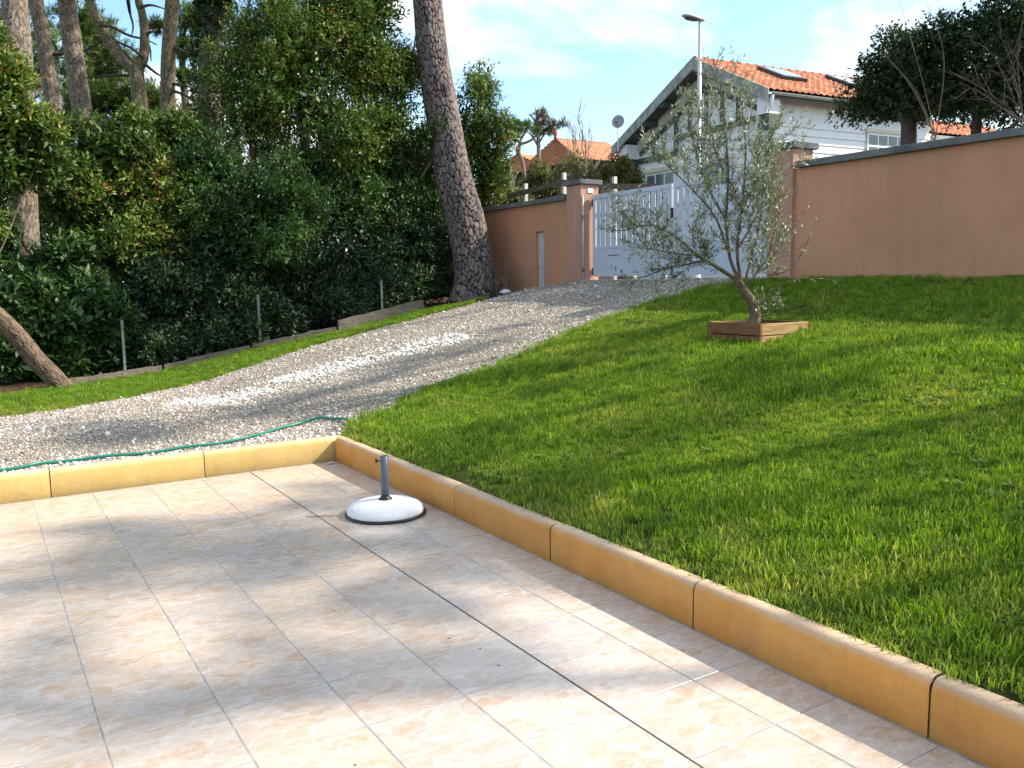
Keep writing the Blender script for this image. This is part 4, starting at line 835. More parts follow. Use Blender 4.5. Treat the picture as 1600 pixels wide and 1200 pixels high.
# low undergrowth behind the logs
shrub('dark undergrowth behind the fence between the first two posts', LB([(250, 545, 50, 30, 0), (310, 545, 55, 26, 0), (370, 520, 55, 30, 0), (440, 505, 60, 26, 0)], 14.6), 1600, 'dark_leaf', 111, 8, .14, .08, .035, .1, stems=8)
shrub('thin undergrowth below the big shrub near the last fence post', LB([(520, 480, 50, 24, 0), (590, 455, 50, 26, .4), (650, 450, 40, 26, .8), (690, 440, 26, 30, 1.0)], 14.7), 1300, 'dark_leaf', 112, 8, .14, .07, .03, .2, stems=8)
# a dense far thicket closes the view under the crowns
th_l = [(np.array([x, 20.5 + 1.2 * math.sin(x * 1.3), 2.2]), (1.5, 1.0, 2.3)) for x in np.arange(-4, 10.5, 1.3)]
rng = np.random.default_rng(120); P, O = sample_lobes(th_l, 9000, rng, .7, -1, 9); v_, f_, r_ = twig_leaves(P, O, rng, 6, .25, .16, .08, 0)
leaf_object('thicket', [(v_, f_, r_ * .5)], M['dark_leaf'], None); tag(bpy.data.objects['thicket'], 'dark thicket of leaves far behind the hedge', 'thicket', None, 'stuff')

# leaning bare trunk at the left edge, foot on the verge
lt_ = [at(106, 616, Y=12.72), at(82, 588, Y=12.78), at(55, 560, Y=12.8), at(28, 527, Y=12.85), at(-5, 495, Y=12.9), at(-60, 450, Y=13.0), at(-130, 390, Y=13.1)]
ln_ = empty('leaning_trunk', lt_[0], 'bare leaning trunk at the left edge above the grass strip', 'tree'); trunk_mesh('trunk', lt_, [.115, .115, .115, .118, .12, .11, .09], M['bark_trunk'], ln_, 90, 330, (.035, .16), .010, 51, .015)

# sparse far pine, curved stem, bare trees
def fan(root, base, dirn, ln, rad, rng, depth, mb, spread=.5, n=3, up=.15):
    end = base + dirn * ln; mid = (base + end) / 2 + rng.normal(size=3) * ln * .06; mb.tube(spline([base, mid, end], 5), np.linspace(rad, rad * .6, 5), 5, False); tips = [(end, dirn)]
    if depth > 0:
        for k in range(n):
            d = unit(dirn + rng.normal(size=3) * spread + [0, 0, up]); s = rng.uniform(.45, 1.0); tips += fan(root, base + (end - base) * s, d, ln * rng.uniform(.55, .8), rad * .58, rng, depth - 1, mb, spread, n, up)
    return tips
pf = at(841, 282, D=45); pb = np.array([pf[0], pf[1], .8]); fpn = empty('pine_tree', pb, 'sparse brownish pine standing alone against the clouds', 'tree')
MB().tube(spline([pb, at(842, 270, D=45), at(841, 220, D=45), at(839, 200, D=45), at(838, 184, D=45)], 14), np.linspace(.15, .05, 14), 9).build('trunk', M['twig'], fpn, True)
FL = [(836, 168, 12, 8), (826, 178, 12, 9), (850, 185, 16, 9), (862, 195, 16, 9), (878, 193, 10, 7), (840, 200, 22, 10), (822, 205, 14, 9), (858, 205, 12, 7), (815, 190, 8, 6), (844, 175, 10, 7)]
add_crown_pine(fpn, [lobe(*q, D=45) for q in FL], 300, 81, 'needle_brown', 13, .30, .03, gap=.9); mb = MB()
for q in FL: e = at(q[0], q[1], D=45); mb.tube(spline([at(840, q[1] + 22, D=45), (at(840, q[1] + 14, D=45) + e) / 2, e], 6), np.linspace(.07, .02, 6), 5)
mb.build('limb', M['twig'], fpn)
q = [at(x, y, D=38) for x, y in ((821, 330), (820, 285), (817, 255), (811, 238), (813, 226), (824, 222), (836, 214), (838, 200))]
cs = empty('pine_tree', q[0] * [1, 1, 0] + [0, 0, .9], 'slender pine with a crooked bare stem left of the sparse pine', 'tree'); MB().tube(spline(q, 30), np.linspace(.10, .04, 30), 8).build('trunk', M['twig'], cs, True)
mb = MB(); mb.tube(spline([at(811, 238, D=38), at(812, 222, D=38), at(820, 208, D=38), at(828, 196, D=38)], 8), np.linspace(.08, .03, 8), 6); mb.build('limb', M['twig'], cs); add_crown_pine(cs, [lobe(826, 196, 12, 8, D=38), lobe(812, 204, 10, 8, D=38), lobe(838, 205, 8, 6, D=38), lobe(805, 195, 12, 10, D=38)], 150, 82, 'needle', 12, .26, .03, gap=.8)
for (px, py, D, ln, sd, lab) in ((917, 262, 40, 2.0, 91, 'bare tree with upright twigs beside the far roofs'), (792, 318, 36, 1.3, 92, 'small bare tree in the gap right of the big pine')):
    b = at(px, py, D=D); rng = np.random.default_rng(sd); root = empty('bare_tree', [b[0], b[1], 1.0], lab, 'tree'); mb = MB(); mb.tube([[b[0], b[1], .9], b], [.10, .07], 6)
    for k in range(7): fan(root, b + [0, 0, -.1 * k], unit(np.array([rng.normal() * .35, rng.normal() * .35, 1])), ln * rng.uniform(.6, 1), .035, rng, 2, mb, .28, 3, .3)
    mb.build('twigs', M['twig_pale'], root)
shrub('feathery yellow green bush behind the rail fence', [lobe(x, y, rx, ry, D=30) for x, y, rx, ry in ((845, 285, 22, 20), (830, 300, 20, 16), (862, 300, 16, 18))], 900, 'yellow_leaf', 121, 8, .3, .16, .04, .1, group='bushes beyond the wall', core=.2)
shrub('brown green bush at the left end of the rail fence', [lobe(x, y, rx, ry, D=27) for x, y, rx, ry in ((775, 305, 20, 18), (790, 320, 26, 16), (762, 325, 22, 20), (805, 318, 20, 14))], 900, 'yellow_leaf', 122, 8, .25, .14, .04, .2, group='bushes beyond the wall', core=.3)
shrub('brushy bare bush in front of the far roofs above the gate pillar', [lobe(x, y, rx, ry, D=26) for x, y, rx, ry in ((895, 265, 22, 20), (920, 275, 22, 18), (875, 280, 20, 16), (945, 280, 20, 16))], 420, 'yellow_leaf', 123, 6, .25, .10, .03, .4, group='bushes beyond the wall', core=.1, stems=22)
shrub('small green bush under the bracket of the house', [lobe(x, y, rx, ry, D=22) for x, y, rx, ry in ((968, 262, 16, 14), (955, 275, 18, 14), (985, 280, 18, 14))], 700, 'yellow_leaf', 124, 8, .16, .09, .03, .1, group='bushes beyond the wall')

# dark evergreens over the long wall
def tree(label, lobes, trunk, rads, n, mat, seed, group, per=8, ln=.07, wd=.034, gap=.1):
    rng = np.random.default_rng(seed); b = np.array(trunk[0]); root = empty('evergreen_tree', b, label, 'tree', group); MB().tube(spline(trunk, 16), np.interp(np.linspace(0, 1, 16), np.linspace(0, 1, len(rads)), rads), 12).build('trunk', M['bark_dark'], root, True); top_ = np.array(trunk[-1])
    mb = MB()
    for q in lobes: mb.tube(spline([top_ - [0, 0, .2], (top_ + q[0]) / 2 + rng.normal(size=3) * .1, q[0]], 7), np.linspace(.07, .02, 7), 6)
    mb.build('limb', M['bark_dark'], root)
    P, O = sample_lobes(clumps(lobes, rng, 10, .40), n, rng, .7, gap - .5, seed); s1 = twig_leaves(P, O, rng, per, .13, ln * .85, wd * .85, .3); P2, O2 = sample_lobes([(q[0], tuple(x * .8 for x in q[1])) for q in lobes], n // 3, rng, .9, -.6, seed + 1); s2 = twig_leaves(P2, O2, rng, 6, .15, ln * 1.4, wd * 1.5, 0); leaf_object('crown', [s1, (s2[0], s2[1], s2[2] * .4)], M[mat], root); return root  # inner leaves toned down, painting in the shade within the crown
tx = at(1414, 190, X=12.6)
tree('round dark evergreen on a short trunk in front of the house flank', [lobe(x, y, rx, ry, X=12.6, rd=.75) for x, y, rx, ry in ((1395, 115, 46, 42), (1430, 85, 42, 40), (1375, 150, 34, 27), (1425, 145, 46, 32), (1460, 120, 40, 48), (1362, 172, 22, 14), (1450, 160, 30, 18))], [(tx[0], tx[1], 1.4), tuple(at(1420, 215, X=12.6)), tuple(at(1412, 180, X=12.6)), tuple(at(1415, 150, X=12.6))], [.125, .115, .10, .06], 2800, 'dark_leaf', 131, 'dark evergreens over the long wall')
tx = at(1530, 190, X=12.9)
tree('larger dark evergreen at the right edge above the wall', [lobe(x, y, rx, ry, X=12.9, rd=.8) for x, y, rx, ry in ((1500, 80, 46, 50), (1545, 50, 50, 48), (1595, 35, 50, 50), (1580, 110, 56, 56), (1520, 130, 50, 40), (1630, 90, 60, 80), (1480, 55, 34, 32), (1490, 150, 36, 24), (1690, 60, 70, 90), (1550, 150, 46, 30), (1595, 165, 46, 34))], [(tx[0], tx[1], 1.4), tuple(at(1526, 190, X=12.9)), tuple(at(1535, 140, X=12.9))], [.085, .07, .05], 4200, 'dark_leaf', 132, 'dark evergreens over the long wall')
rng = np.random.default_rng(133); b = at(1600, 195, X=11.2); root = empty('bare_tree', [b[0], b[1], 1.45], 'bare arching twigs in front of the right-hand evergreen', 'tree'); mb = MB(); mb.tube([[b[0], b[1], 1.45], b], [.03, .02], 6)
for q in ([(1600, 200), (1570, 120), (1525, 48)], [(1600, 195), (1545, 145), (1482, 110)], [(1602, 200), (1580, 100), (1560, 50)], [(1598, 190), (1590, 90), (1600, 20)], [(1600, 195), (1540, 150), (1498, 128)], [(1604, 200), (1600, 120), (1575, 70)], [(1600, 190), (1560, 165), (1520, 150)]):
    P = spline([at(x, y, X=11.2 + .2 * rng.normal()) for x, y in q], 14); mb.tube(P, np.linspace(.008, .0025, 14), 5)
    for k in range(3, 14, 2):
        d = unit(P[min(k, 13)] - P[k - 1] + rng.normal(size=3) * .06); fan(root, P[k - 1], unit(d + rng.normal(size=3) * .4), rng.uniform(.15, .4), .004, rng, 1, mb, .4, 2, .1)
mb.build('twigs', M['bark_dark'], root)
rng = np.random.default_rng(134); b = at(1460, 215, X=12.0); root = empty('bare_tree', [b[0], b[1], 1.45], 'thin whippy twigs rising above the round evergreen', 'tree'); mb = MB()
for q in ([(1462, 215), (1440, 120), (1405, 0)], [(1462, 215), (1475, 90), (1445, -5)], [(1462, 215), (1420, 130), (1348, 45)], [(1462, 215), (1430, 140), (1380, 85)]): mb.tube(spline([at(x, y, X=12.0) for x, y in q], 14), np.linspace(.008, .0025, 14), 5)
mb.tube([[b[0], b[1], 1.4], b], [.03, .02], 6); mb.build('twigs', M['twig'], root)

# unseen pines to the right, inferred from dappled shade; crowns shaped to cast it
def patio_pt(px, py, z=0.0):
    d = ray(px, py); return np.array([0, 0, EYE]) + d * (z - EYE) / d[2]
SHADE = [  # (tree stands at, [(ground spot in its shade, distance to the foliage, radius across, radius along)])
    ((13.6, -2.6), [((.55, 5.55), 15, .34), ((.1, 4.9), 16, .42), ((1.35, 5.3), 15.5, .26), ((.75, 4.75), 15, .34), ((1.15, 4.5), 16, .22)], 'first'),
    ((11.6, -4.6), [((1.75, 4.55), 14, .30), ((2.2, 4.2), 14.5, .36), ((2.4, 5.6), 14, .34), ((1.5, 3.6), 14, .25), ((2.1, 3.3), 13, .28)], 'second'),
    ((12.9, -5.6), [((.35, 3.75), 15, .30), ((.9, 3.2), 15, .26), ((1.45, 2.75), 15.5, .26), ((-.6, 4.0), 15, .5), ((-.7, 2.6), 15, .4)], 'third'),
    ((15.4, .2), [((4.5, 6.1), 14, .30), ((4.9, 4.1), 14, .30), ((6.6, 4.2), 14.5, .30), ((3.3, 5.6), 14, .26), ((3.7, 4.3), 15, .26), ((5.7, 5.0), 16, .22)], 'fourth'),
    ((16.4, -3.0), [((4.7, 2.7), 15, .34), ((3.4, 2.6), 15, .28), ((5.7, 1.6), 15, .36), ((3.2, 1.5), 15, .34), ((6.9, 2.6), 14, .32), ((4.2, 1.4), 15, .3)], 'fifth'),
    ((17.0, 3.0), [((7.2, 5.6), 14, .34), ((6.5, 7.0), 15, .30), ((8.0, 4.0), 13.5, .38), ((5.4, 7.2), 15, .26)], 'sixth'),
    ((15.6, 3.6), [((2.6, 9.0), 16, .42), ((4.6, 9.3), 16, .36), ((1.4, 8.2), 17, .45), ((.4, 9.2), 18, .5), ((6.4, 9.8), 15, .30)], 'seventh'),
    ((17, 6), [((x_, 14.4), 21 + .3 * x_ % 1, .58) for x_ in (1.5, 2.2, 3.0)], 'eighth'), ((19, 7), [((x_, 14.6), 20.5, .58) for x_ in (3.4, 4.2, 5.0, 5.8, 6.6, 7.4)], 'ninth')]  # eighth and ninth added to darken the foot of the hedge
for k, ((x, y), spots, nm) in enumerate(SHADE):
    g = np.random.default_rng(200 + k); lo = []
    for (gx_, gy_), t, r_ in spots:
        c = np.array([gx_, gy_, float(ground(gx_, gy_)) + (0 if gy_ < 14 else .5 + .9 * (len(lo) % 2)) if gx_ > 2.6 or gy_ > 7 else 0.0]) + S * t
        lo += [(c + g.normal(size=3) * r_ * .6, (r_ * 1.25, r_ * 1.25, r_ * .55)) for _ in range(3)]
    m_ = np.mean([q[0] for q in lo], 0); b = np.array([m_[0], m_[1], 1.4]); tpz = m_ + [0, 0, .3]
    root = empty('pine_tree', b, nm + ' of the tall unseen pines to the right, crowns shaped for shade, counted from the terrace', 'tree', 'pines outside the view to the right')
    MB().tube(spline([b, b + [.15, 0, m_[2] * .4], tpz], 10), np.linspace(.11, .05, 10), 10).build('trunk', M['bark_dark'], root, True); mb = MB()
    for q in lo: mb.tube(spline([tpz - [0, 0, .8], (tpz + q[0]) / 2 - [0, 0, .2], q[0]], 5), np.linspace(.05, .012, 5), 5)
    mb.build('limb', M['bark_dark'], root); P, O = sample_lobes(lo, (400, 400, 400, 300, 330, 320, 380, 560, 1000)[k], g, 1.0, -.6, k); leaf_object('crown', [needle_tufts(P, O, g, 14, .16, .016)], M['needle'], root)

# ================================================================== OLIVE IN ITS PLANTER
px0, px1, py0_, py1_, ztop = 6.18, 6.87, 5.45, 6.13, 1.055
pt = empty('planter_box', ((px0 + px1) / 2, (py0_ + py1_) / 2, .85), 'low square wooden planter holding the olive tree', 'planter'); t_ = .024
for z0_, z1_ in ((.76, .938), (.947, ztop)):
    MB().box((px0, py0_ + .0, z0_), (px0 + t_, py1_, z1_), .003).build('board', M['board_shaded'], pt); MB().box((px1 - t_, py0_, z0_), (px1, py1_, z1_), .003).build('board', M['board_shaded'], pt)
    MB().box((px0 + t_ + .001, py0_ - .001, z0_), (px1 - t_ - .001, py0_ + t_, z1_), .003).build('board', M['board_sunlit'], pt); MB().box((px0 + t_ + .001, py1_ - t_, z0_), (px1 - t_ - .001, py1_ + .001, z1_), .003).build('board', M['board_sunlit'], pt)
for x in (px0 + t_ + .002, px1 - t_ - .042):
    for y in (py0_ + t_ + .002, py1_ - t_ - .042): MB().box((x, y, .76), (x + .04, y + .04, ztop - .012)).build('corner_batten', M['board_sunlit'], pt)
xx = np.linspace(px0 + .03, px1 - .03, 26); yy_ = np.linspace(py0_ + .03, py1_ - .03, 26); XX, YY = np.meshgrid(xx, yy_, indexing='ij'); rng = np.random.default_rng(8); ZZ = ztop - .03 + .02 * np.exp(-((XX - 6.52) ** 2 + (YY - 5.8) ** 2) / .03) + rng.normal(size=XX.shape) * .006; n = 26
i, k = np.meshgrid(np.arange(n - 1), np.arange(n - 1), indexing='ij'); mesh_obj('potting_soil', np.stack([XX, YY, ZZ], -1).reshape(-1, 3), np.stack([i * n + k, (i + 1) * n + k, (i + 1) * n + k + 1, i * n + k + 1], -1).reshape(-1, 4), M['soil'], pt, True)

OC = np.array([6.50, 5.82, ztop - .03]); OD = depth_of(OC); KS = OD / FPX
def op(px, py, dd=0.0): return at(px, py, D=OD + dd)
olive = empty('olive_tree', OC, 'young olive tree with silvery leaves growing in the wooden planter', 'tree')
rng = np.random.default_rng(77); leafP, leafD = [], []; wood = MB()
def twig(base, d, ln, r0, lv, dens):
    """a shoot; sub-shoots while lv > 0, leaves in pairs along it"""
    nseg = 6; pts = [base]; dd = d.copy()
    for s in range(nseg): dd = unit(dd + rng.normal(size=3) * .13 + [0, 0, .05]); pts.append(pts[-1] + dd * ln / nseg)
    pts = np.array(pts); wood.tube(pts, np.linspace(r0, r0 * .45, nseg + 1), 5, False)
    if lv <= 1:
        m_ = int(ln * dens)
        for s in rng.uniform(.12, 1, m_):
            i_ = min(nseg - 1, int(s * nseg)); p = pts[i_] + (pts[i_ + 1] - pts[i_]) * (s * nseg - i_); t = unit(pts[i_ + 1] - pts[i_]); pp = unit(np.cross(t, rng.normal(size=3))); leafP.append(p); leafD.append(unit(t * .75 + pp * .75))
        leafP.append(pts[-1]); leafD.append(unit(dd + rng.normal(size=3) * .2))
    if lv > 0:
        for k in range(int(rng.integers(3, 6))):
            s = rng.uniform(.25, 1); i_ = min(nseg - 1, int(s * nseg)); p = pts[i_]; t = unit(pts[i_ + 1] - pts[i_]); twig(p, unit(t * .7 + rng.normal(size=3) * .55 + [0, 0, .22]), ln * rng.uniform(.45, .75), r0 * .5, lv - 1, dens)
trk = [op(1182, 508), op(1180, 490), op(1174, 470), op(1160, 450), op(1152, 438)]
trunk_mesh('trunk', [OC - [0, 0, .02]] + trk[1:], [.052, .041, .037, .036, .032], M['olive_bark'], olive, 30, 60, (.045, .12), .012, 78, .01)
LIMBS = [([(1152, 440), (1130, 425), (1100, 409), (1070, 414), (1045, 418), (1010, 432)], .022, 0, .1), ([(1150, 436), (1122, 418), (1090, 400), (1062, 375), (1020, 352), (975, 360)], .024, -.1, .1),
         ([(1155, 440), (1140, 400), (1135, 340), (1138, 270), (1132, 190), (1125, 130)], .026, .05, .12), ([(1158, 442), (1152, 390), (1160, 320), (1165, 240), (1160, 170)], .026, -.1, -.25), ([(1162, 448), (1172, 410), (1185, 360), (1192, 300), (1200, 235)], .018, .15, .2),
         ([(1140, 400), (1118, 340), (1085, 300), (1050, 265), (1020, 235)], .016, -.25, -.1), ([(1135, 345), (1105, 290), (1085, 230), (1078, 170)], .018, .2, .1),
         ([(1160, 330), (1185, 270), (1205, 215)], .013, .1, .2), ([(1150, 300), (1120, 245), (1110, 190)], .014, -.2, .1), ([(1165, 455), (1180, 430), (1200, 400), (1215, 340)], .013, -.15, -.1), ([(1090, 400), (1050, 395), (1010, 385), (985, 350)], .012, -.15, .1),
         ([(1152, 390), (1175, 350), (1195, 310), (1212, 265)], .012, -.35, .1)]
def jit(q, d): return [op(x, y, d * k / (len(q) - 1)) for k, (x, y) in enumerate(q)]
for q, r0, dd, _ in LIMBS:
    r0 *= .72; P = spline(jit(q, dd), 22); wood.tube(P, np.linspace(r0, r0 * .32, 22), 7, False)
    for k in range(5, 22, 1):
        for _ in range(1 + (rng.random() < .30)):
            t = unit(P[min(k + 1, 21)] - P[k - 1]); twig(P[k], unit(t * .55 + rng.normal(size=3) * .65 + [0, 0, .35]), rng.uniform(.16, .36), max(.0025, r0 * .16), 1, 50)
    twig(P[-1], unit(P[-1] - P[-3]), .22, r0 * .3, 1, 60)
for q, dd in (([(1178, 470), (1200, 458), (1225, 442), (1260, 435), (1300, 437)], -.1), ([(1200, 430), (1235, 420), (1258, 385), (1275, 345)], .1), ([(1178, 478), (1205, 470), (1225, 476)], -.2), ([(1195, 420), (1225, 375), (1262, 320)], .2)):
    P = spline(jit(q, dd), 16); wood.tube(P, np.linspace(.008, .003, 16), 5, False)
    for k in range(9, 16):
        for _ in range(2): leafP.append(P[k]); leafD.append(unit(unit(P[k] - P[k - 1]) * .7 + rng.normal(size=3) * .5))
for k in range(9): s0 = op(1186 + 3 * k - 8, 500, .04 * k - .1); twig(s0, unit(rng.normal(size=3) * .25 + RGT * .2 + [0, 0, 1]), rng.uniform(.15, .32), .004, 0 if k % 2 else 1, 30)
wood.build('branches', M['olive_bark'], olive, True)
lp_ = np.array(leafP); ld_ = np.array(leafD); n = len(lp_); leaf_object('foliage', [make_leaves(lp_, ld_, rng.uniform(.038, .068, n), rng.uniform(.010, .015, n), rng.random(n), rng, .1)], M['olive_leaf'], olive)
print('olive leaves', n)

# ================================================================== PARASOL BASE, HOSE, SMALL THINGS
PB = np.array([2.183, 5.012, 0.0]); base = empty('parasol_base', PB, 'white domed concrete parasol base with a grey tube on the tiles', 'parasol base')
MB().lathe(PB + [0, 0, .0005], [(.258, 0), (.262, .006), (.262, .016), (.250, .022)], 56).build('rubber_rim', M['black_plastic'], base, True)
MB().lathe(PB + [-.004, -.004, .012], [(.245, 0), (.250, .016), (.245, .034), (.228, .052), (.195, .067), (.150, .078), (.10, .085), (.05, .088), (.03, .088)], 64).build('dome', M['concrete_white'], base, True)
MB().lathe(PB + [-.002, -.002, .096], [(.043, 0), (.045, .006), (.040, .012), (.031, .018), (.029, .026)], 28).build('collar', M['black_plastic'], base, True)
mb = MB(); mb.lathe(PB + [0, 0, .098], [(.0255, 0), (.0255, .287), (.0225, .288), (.0225, .06)], 32); mb.build('tube', M['tube_paint'], base, True)
kd = -RGT; kp = PB + [0, 0, .352]; MB().tube([kp + kd * .024, kp + kd * .047], .0045, 8).build('screw', M['black_plastic'], base)
mb = MB(); mb.tube([kp + kd * .046, kp + kd * .049, kp + kd * .056, kp + kd * .058], [.009, .0145, .0145, .009], 14); mb.build('knob', M['black_plastic'], base, True)
hp = [at(-60, 748, Y=7.3), at(0, 741, Y=7.29), at(80, 728, Y=7.35), at(200, 715, Y=7.27), at(300, 702, Y=7.27), at(380, 690, Y=7.31), at(430, 676, Y=7.54), at(480, 661, Y=7.67), at(520, 658, Y=7.45), at(548, 661, Y=7.13), at(562, 668, Y=6.98)]
hp = spline([np.array([-2.5, 7.5, 0]), np.array([-1.2, 7.38, 0])] + hp[1:], 150); hp[:, 2] = ground(hp[:, 0], hp[:, 1]) + .030 + .006 * np.sin(np.arange(150) * .4); hp[-6:, 2] -= np.linspace(0, .03, 6)
tag(MB().tube(hp, .0125, 10).build('garden_hose', M['hose'], None, True), 'green garden hose lying on the gravel along the yellow kerb', 'hose')
def rock(c, r, mat, name, label, cat, seed, flat=.6):
    g = np.random.default_rng(seed); mb = MB(); prof = [(.35, 0), (.85, .15), (1, .45), (.8, .8), (.35, 1)]; n = 9; v = []
    for rr, z in prof:
        for k in range(n): t = 2 * math.pi * k / n; q = rr * r * g.uniform(.75, 1.2); v.append((c[0] + q * math.cos(t) * 1.25, c[1] + q * math.sin(t) * .85, c[2] + z * r * flat * 1.4))
    mb.add(v, [(a * n + k, a * n + (k + 1) % n, a * n + n + (k + 1) % n, a * n + n + k) for a in range(4) for k in range(n)] + [tuple(range(n - 1, -1, -1)), tuple(range(4 * n, 5 * n))])
    return tag(mb.build(name, mat, None), label, cat)
rock((2.44, 6.70, .001), .026, M['white_stone'], 'stone_chip', 'small pale stone in the inner corner of the kerbs', 'stone', 1, .5)
for k, (px, py, lab) in enumerate(((525, 953, 'pale chip on a tile in front of the parasol base'), (702, 998, 'dark crumb on the tiles left of the black joint'), (750, 1014, 'dark crumb on the tiles nearest the black joint'), (779, 1040, 'small dark crumb beside the crossing of two joints'), (555, 1196, 'dark crumb on a tile at the bottom edge'))):
    d = ray(px, py); t = -EYE / d[2]; p = np.array([0, 0, EYE]) + d * t; rock((p[0], p[1], .0006), .004 if k else .009, M['white_stone'] if k == 0 else M['bark_dark'], 'crumb', lab, 'debris', 20 + k, .5)
# edging logs and planks along the verge
def edging(x0, x1, h, lab, mat='log', w=.06, seed=0):
    g = np.random.default_rng(seed); xs = np.linspace(x0, x1, 14); y = y_log(xs) + .05; z = ground(xs, y); mb = MB(); v = []
    for x, yy2, zz in zip(xs, y, z):
        j = g.normal() * .006; v += [(x, yy2 - w / 2, zz - .08), (x, yy2 + w / 2, zz - .08), (x, yy2 + w / 2, zz + h + j), (x, yy2 - w / 2, zz + h + j)]
    mb.add(v, [(a * 4 + k, a * 4 + 4 + k, a * 4 + 4 + (k + 1) % 4, a * 4 + (k + 1) % 4) for a in range(13) for k in range(4)] + [(0, 1, 2, 3), (55, 54, 53, 52)])
    return tag(mb.build('edging_plank', M[mat], None), lab, 'edging', 'edging planks along the grass strip')
edging(1.05, 2.42, .11, 'weathered edging plank beside the leaning trunk', seed=1); edging(2.46, 3.75, .105, 'weathered edging plank below the second fence post', seed=2); edging(3.80, 5.12, .115, 'low edging plank left of the tall grey one', seed=3); edging(5.16, 6.85, .21, 'tallest grey edging plank nearest the big pine', 'log', .07, 4)
# wire fence
wf = empty('wire_fence', (4.5, 14.2, .3), 'thin metal posts and wires in front of the dark hedge', 'fence')
pp = []
for px, py0, py1 in ((196, 585, 502), (407, 545, 462), (597, 489, 440)):
    q = at(px, py0, Y=14.15 if px < 500 else 14.6); g0 = float(ground(q[0], q[1])); tz = at(px, py1, Y=q[1])[2]; MB().box((q[0] - .018, q[1] - .018, g0 - .1), (q[0] + .018, q[1] + .018, tz + .02), .003).build('post', M['post_dull'], wf); pp.append(np.array([q[0], q[1], g0]))
pp = [np.array([-1.5, 14.0, .1])] + pp + [np.array([8.3, 15.0, 1.0])]
for hz in (.3, .7):
    MB().tube(np.array([p + [0, -.02, hz] for p in pp]), .0012, 4).build('wire', M['dark_metal'], wf)
# dry bush by the wall and litter
rng = np.random.default_rng(140); b = at(782, 462, X=9.05); b[2] = float(ground(b[0], b[1])); root = empty('dry_bush', b, 'dry reddish brown bush against the short wall', 'bush'); mb = MB()
for k in range(46): fan(root, b + np.array([rng.normal() * .12, rng.normal() * .22, 0]), unit(np.array([rng.normal() * .3, rng.normal() * .5, 1])), rng.uniform(.2, .45), .006, rng, 2, mb, .3, 2, .15)
mb.build('twigs', M['twig'], root); P = b + rng.normal(size=(170, 3)) * [.13, .32, .13] + [0, 0, .48]; leaf_object('foliage', [make_leaves(P, unit(rng.normal(size=(170, 3))), rng.uniform(.03, .07, 170), rng.uniform(.012, .02, 170), rng.random(170), rng)], M['needle_brown'], root)
b = at(790, 458, X=8.75); b[2] = float(ground(b[0], b[1])); root = empty('litter', b, 'crumpled white wrapper lying at the foot of the dry bush', 'litter'); g = np.random.default_rng(5); v = []; n = 10
for a in range(5):
    for k in range(n): t = 2 * math.pi * k / n; q = (.04, .09, .10, .075, .02)[a] * g.uniform(.7, 1.25); v.append(b + [q * math.cos(t), q * 1.3 * math.sin(t), .012 + a * .027])
mb = MB(); mb.add(v, [(a * n + k, a * n + (k + 1) % n, a * n + n + (k + 1) % n, a * n + n + k) for a in range(4) for k in range(n)] + [tuple(range(n - 1, -1, -1)), tuple(range(40, 50))]); mb.build('wrapper', M['paper'], root)
MB().box(b + [-.03, .02, .115], b + [.03, .09, .15], .01).build('print_patch', M['blue'], root); MB().box(b + [-.03, -.06, .11], b + [.02, -.01, .135], .008).build('print_patch', M['red'], root)

# ================================================================== GRAVEL, GRASS (uncountable)
def pebble_src(name, mat, seed):
    g = np.random.default_rng(seed); t = (1 + 5 ** .5) / 2
    v = np.array([(-1, t, 0), (1, t, 0), (-1, -t, 0), (1, -t, 0), (0, -1, t), (0, 1, t), (0, -1, -t), (0, 1, -t), (t, 0, -1), (t, 0, 1), (-t, 0, -1), (-t, 0, 1)]); v = unit(v) * g.uniform(.75, 1.2, (12, 1))
    f = np.array([(0, 11, 5), (0, 5, 1), (0, 1, 7), (0, 7, 10), (0, 10, 11), (1, 5, 9), (5, 11, 4), (11, 10, 2), (10, 7, 6), (7, 1, 8), (3, 9, 4), (3, 4, 2), (3, 2, 6), (3, 6, 8), (3, 8, 9), (4, 9, 5), (2, 4, 11), (6, 2, 10), (8, 6, 7), (9, 8, 1)])
    return source_mesh(name, v, f, mat)
peb = [pebble_src('pebble_shape', M['pebble'], s) for s in range(4)] + [pebble_src('stone_shape', M['white_stone'], s) for s in (11, 12)]
rng = np.random.default_rng(300)
def gravel_pts(n, x0, x1):
    x = rng.uniform(x0, x1, n); t = rng.random(n); lo = y_low(x) - .02; hi = y_high(x) + .06; return x, lo + (hi - lo) * t
x, y = gravel_pts(300000, -1.6, 9.6); d = np.hypot(x, y); tr = (y - y_low(x)) / (y_high(x) - y_low(x)); worn = np.exp(-((tr - .30) / .07) ** 2) + np.exp(-((tr - .78) / .07) ** 2) + .8 * (value_noise(np.stack([x, y, 0 * x], 1), 1.3, 21) > .5); keep = rng.random(len(x)) < np.clip(1.25 - d / 20, .4, 1) * np.clip(1 - .55 * worn, .3, 1); x, y = x[keep], y[keep]
sz = .0046 * np.exp(rng.normal(size=len(x)) * .45) + .0022; big_ = rng.random(len(x)) < .02; sz[big_] *= 1.7
ridge = np.exp(-((y - (10.15 + .12 * np.sin(x * 2))) / .42) ** 2) * np.clip((x - 1.2) / 1.2, 0, 1) * (x < 5.6); front = np.exp(-((y - 7.25) / .3) ** 2) * (x < 3.0)
wht = rng.random(len(x)) < (.05 + .30 * ridge * (value_noise(np.stack([x, y, 0 * x], 1), 3, 2) > -.4) + .16 * front); sz[wht] *= 1.0 + .8 * rng.random(wht.sum()); sz[wht & (ridge > .4)] *= 1.7
idx = np.where(wht, 4 + rng.integers(0, 2, len(x)), rng.integers(0, 4, len(x)))
z = ground(x, y) + .006 + sz * .25
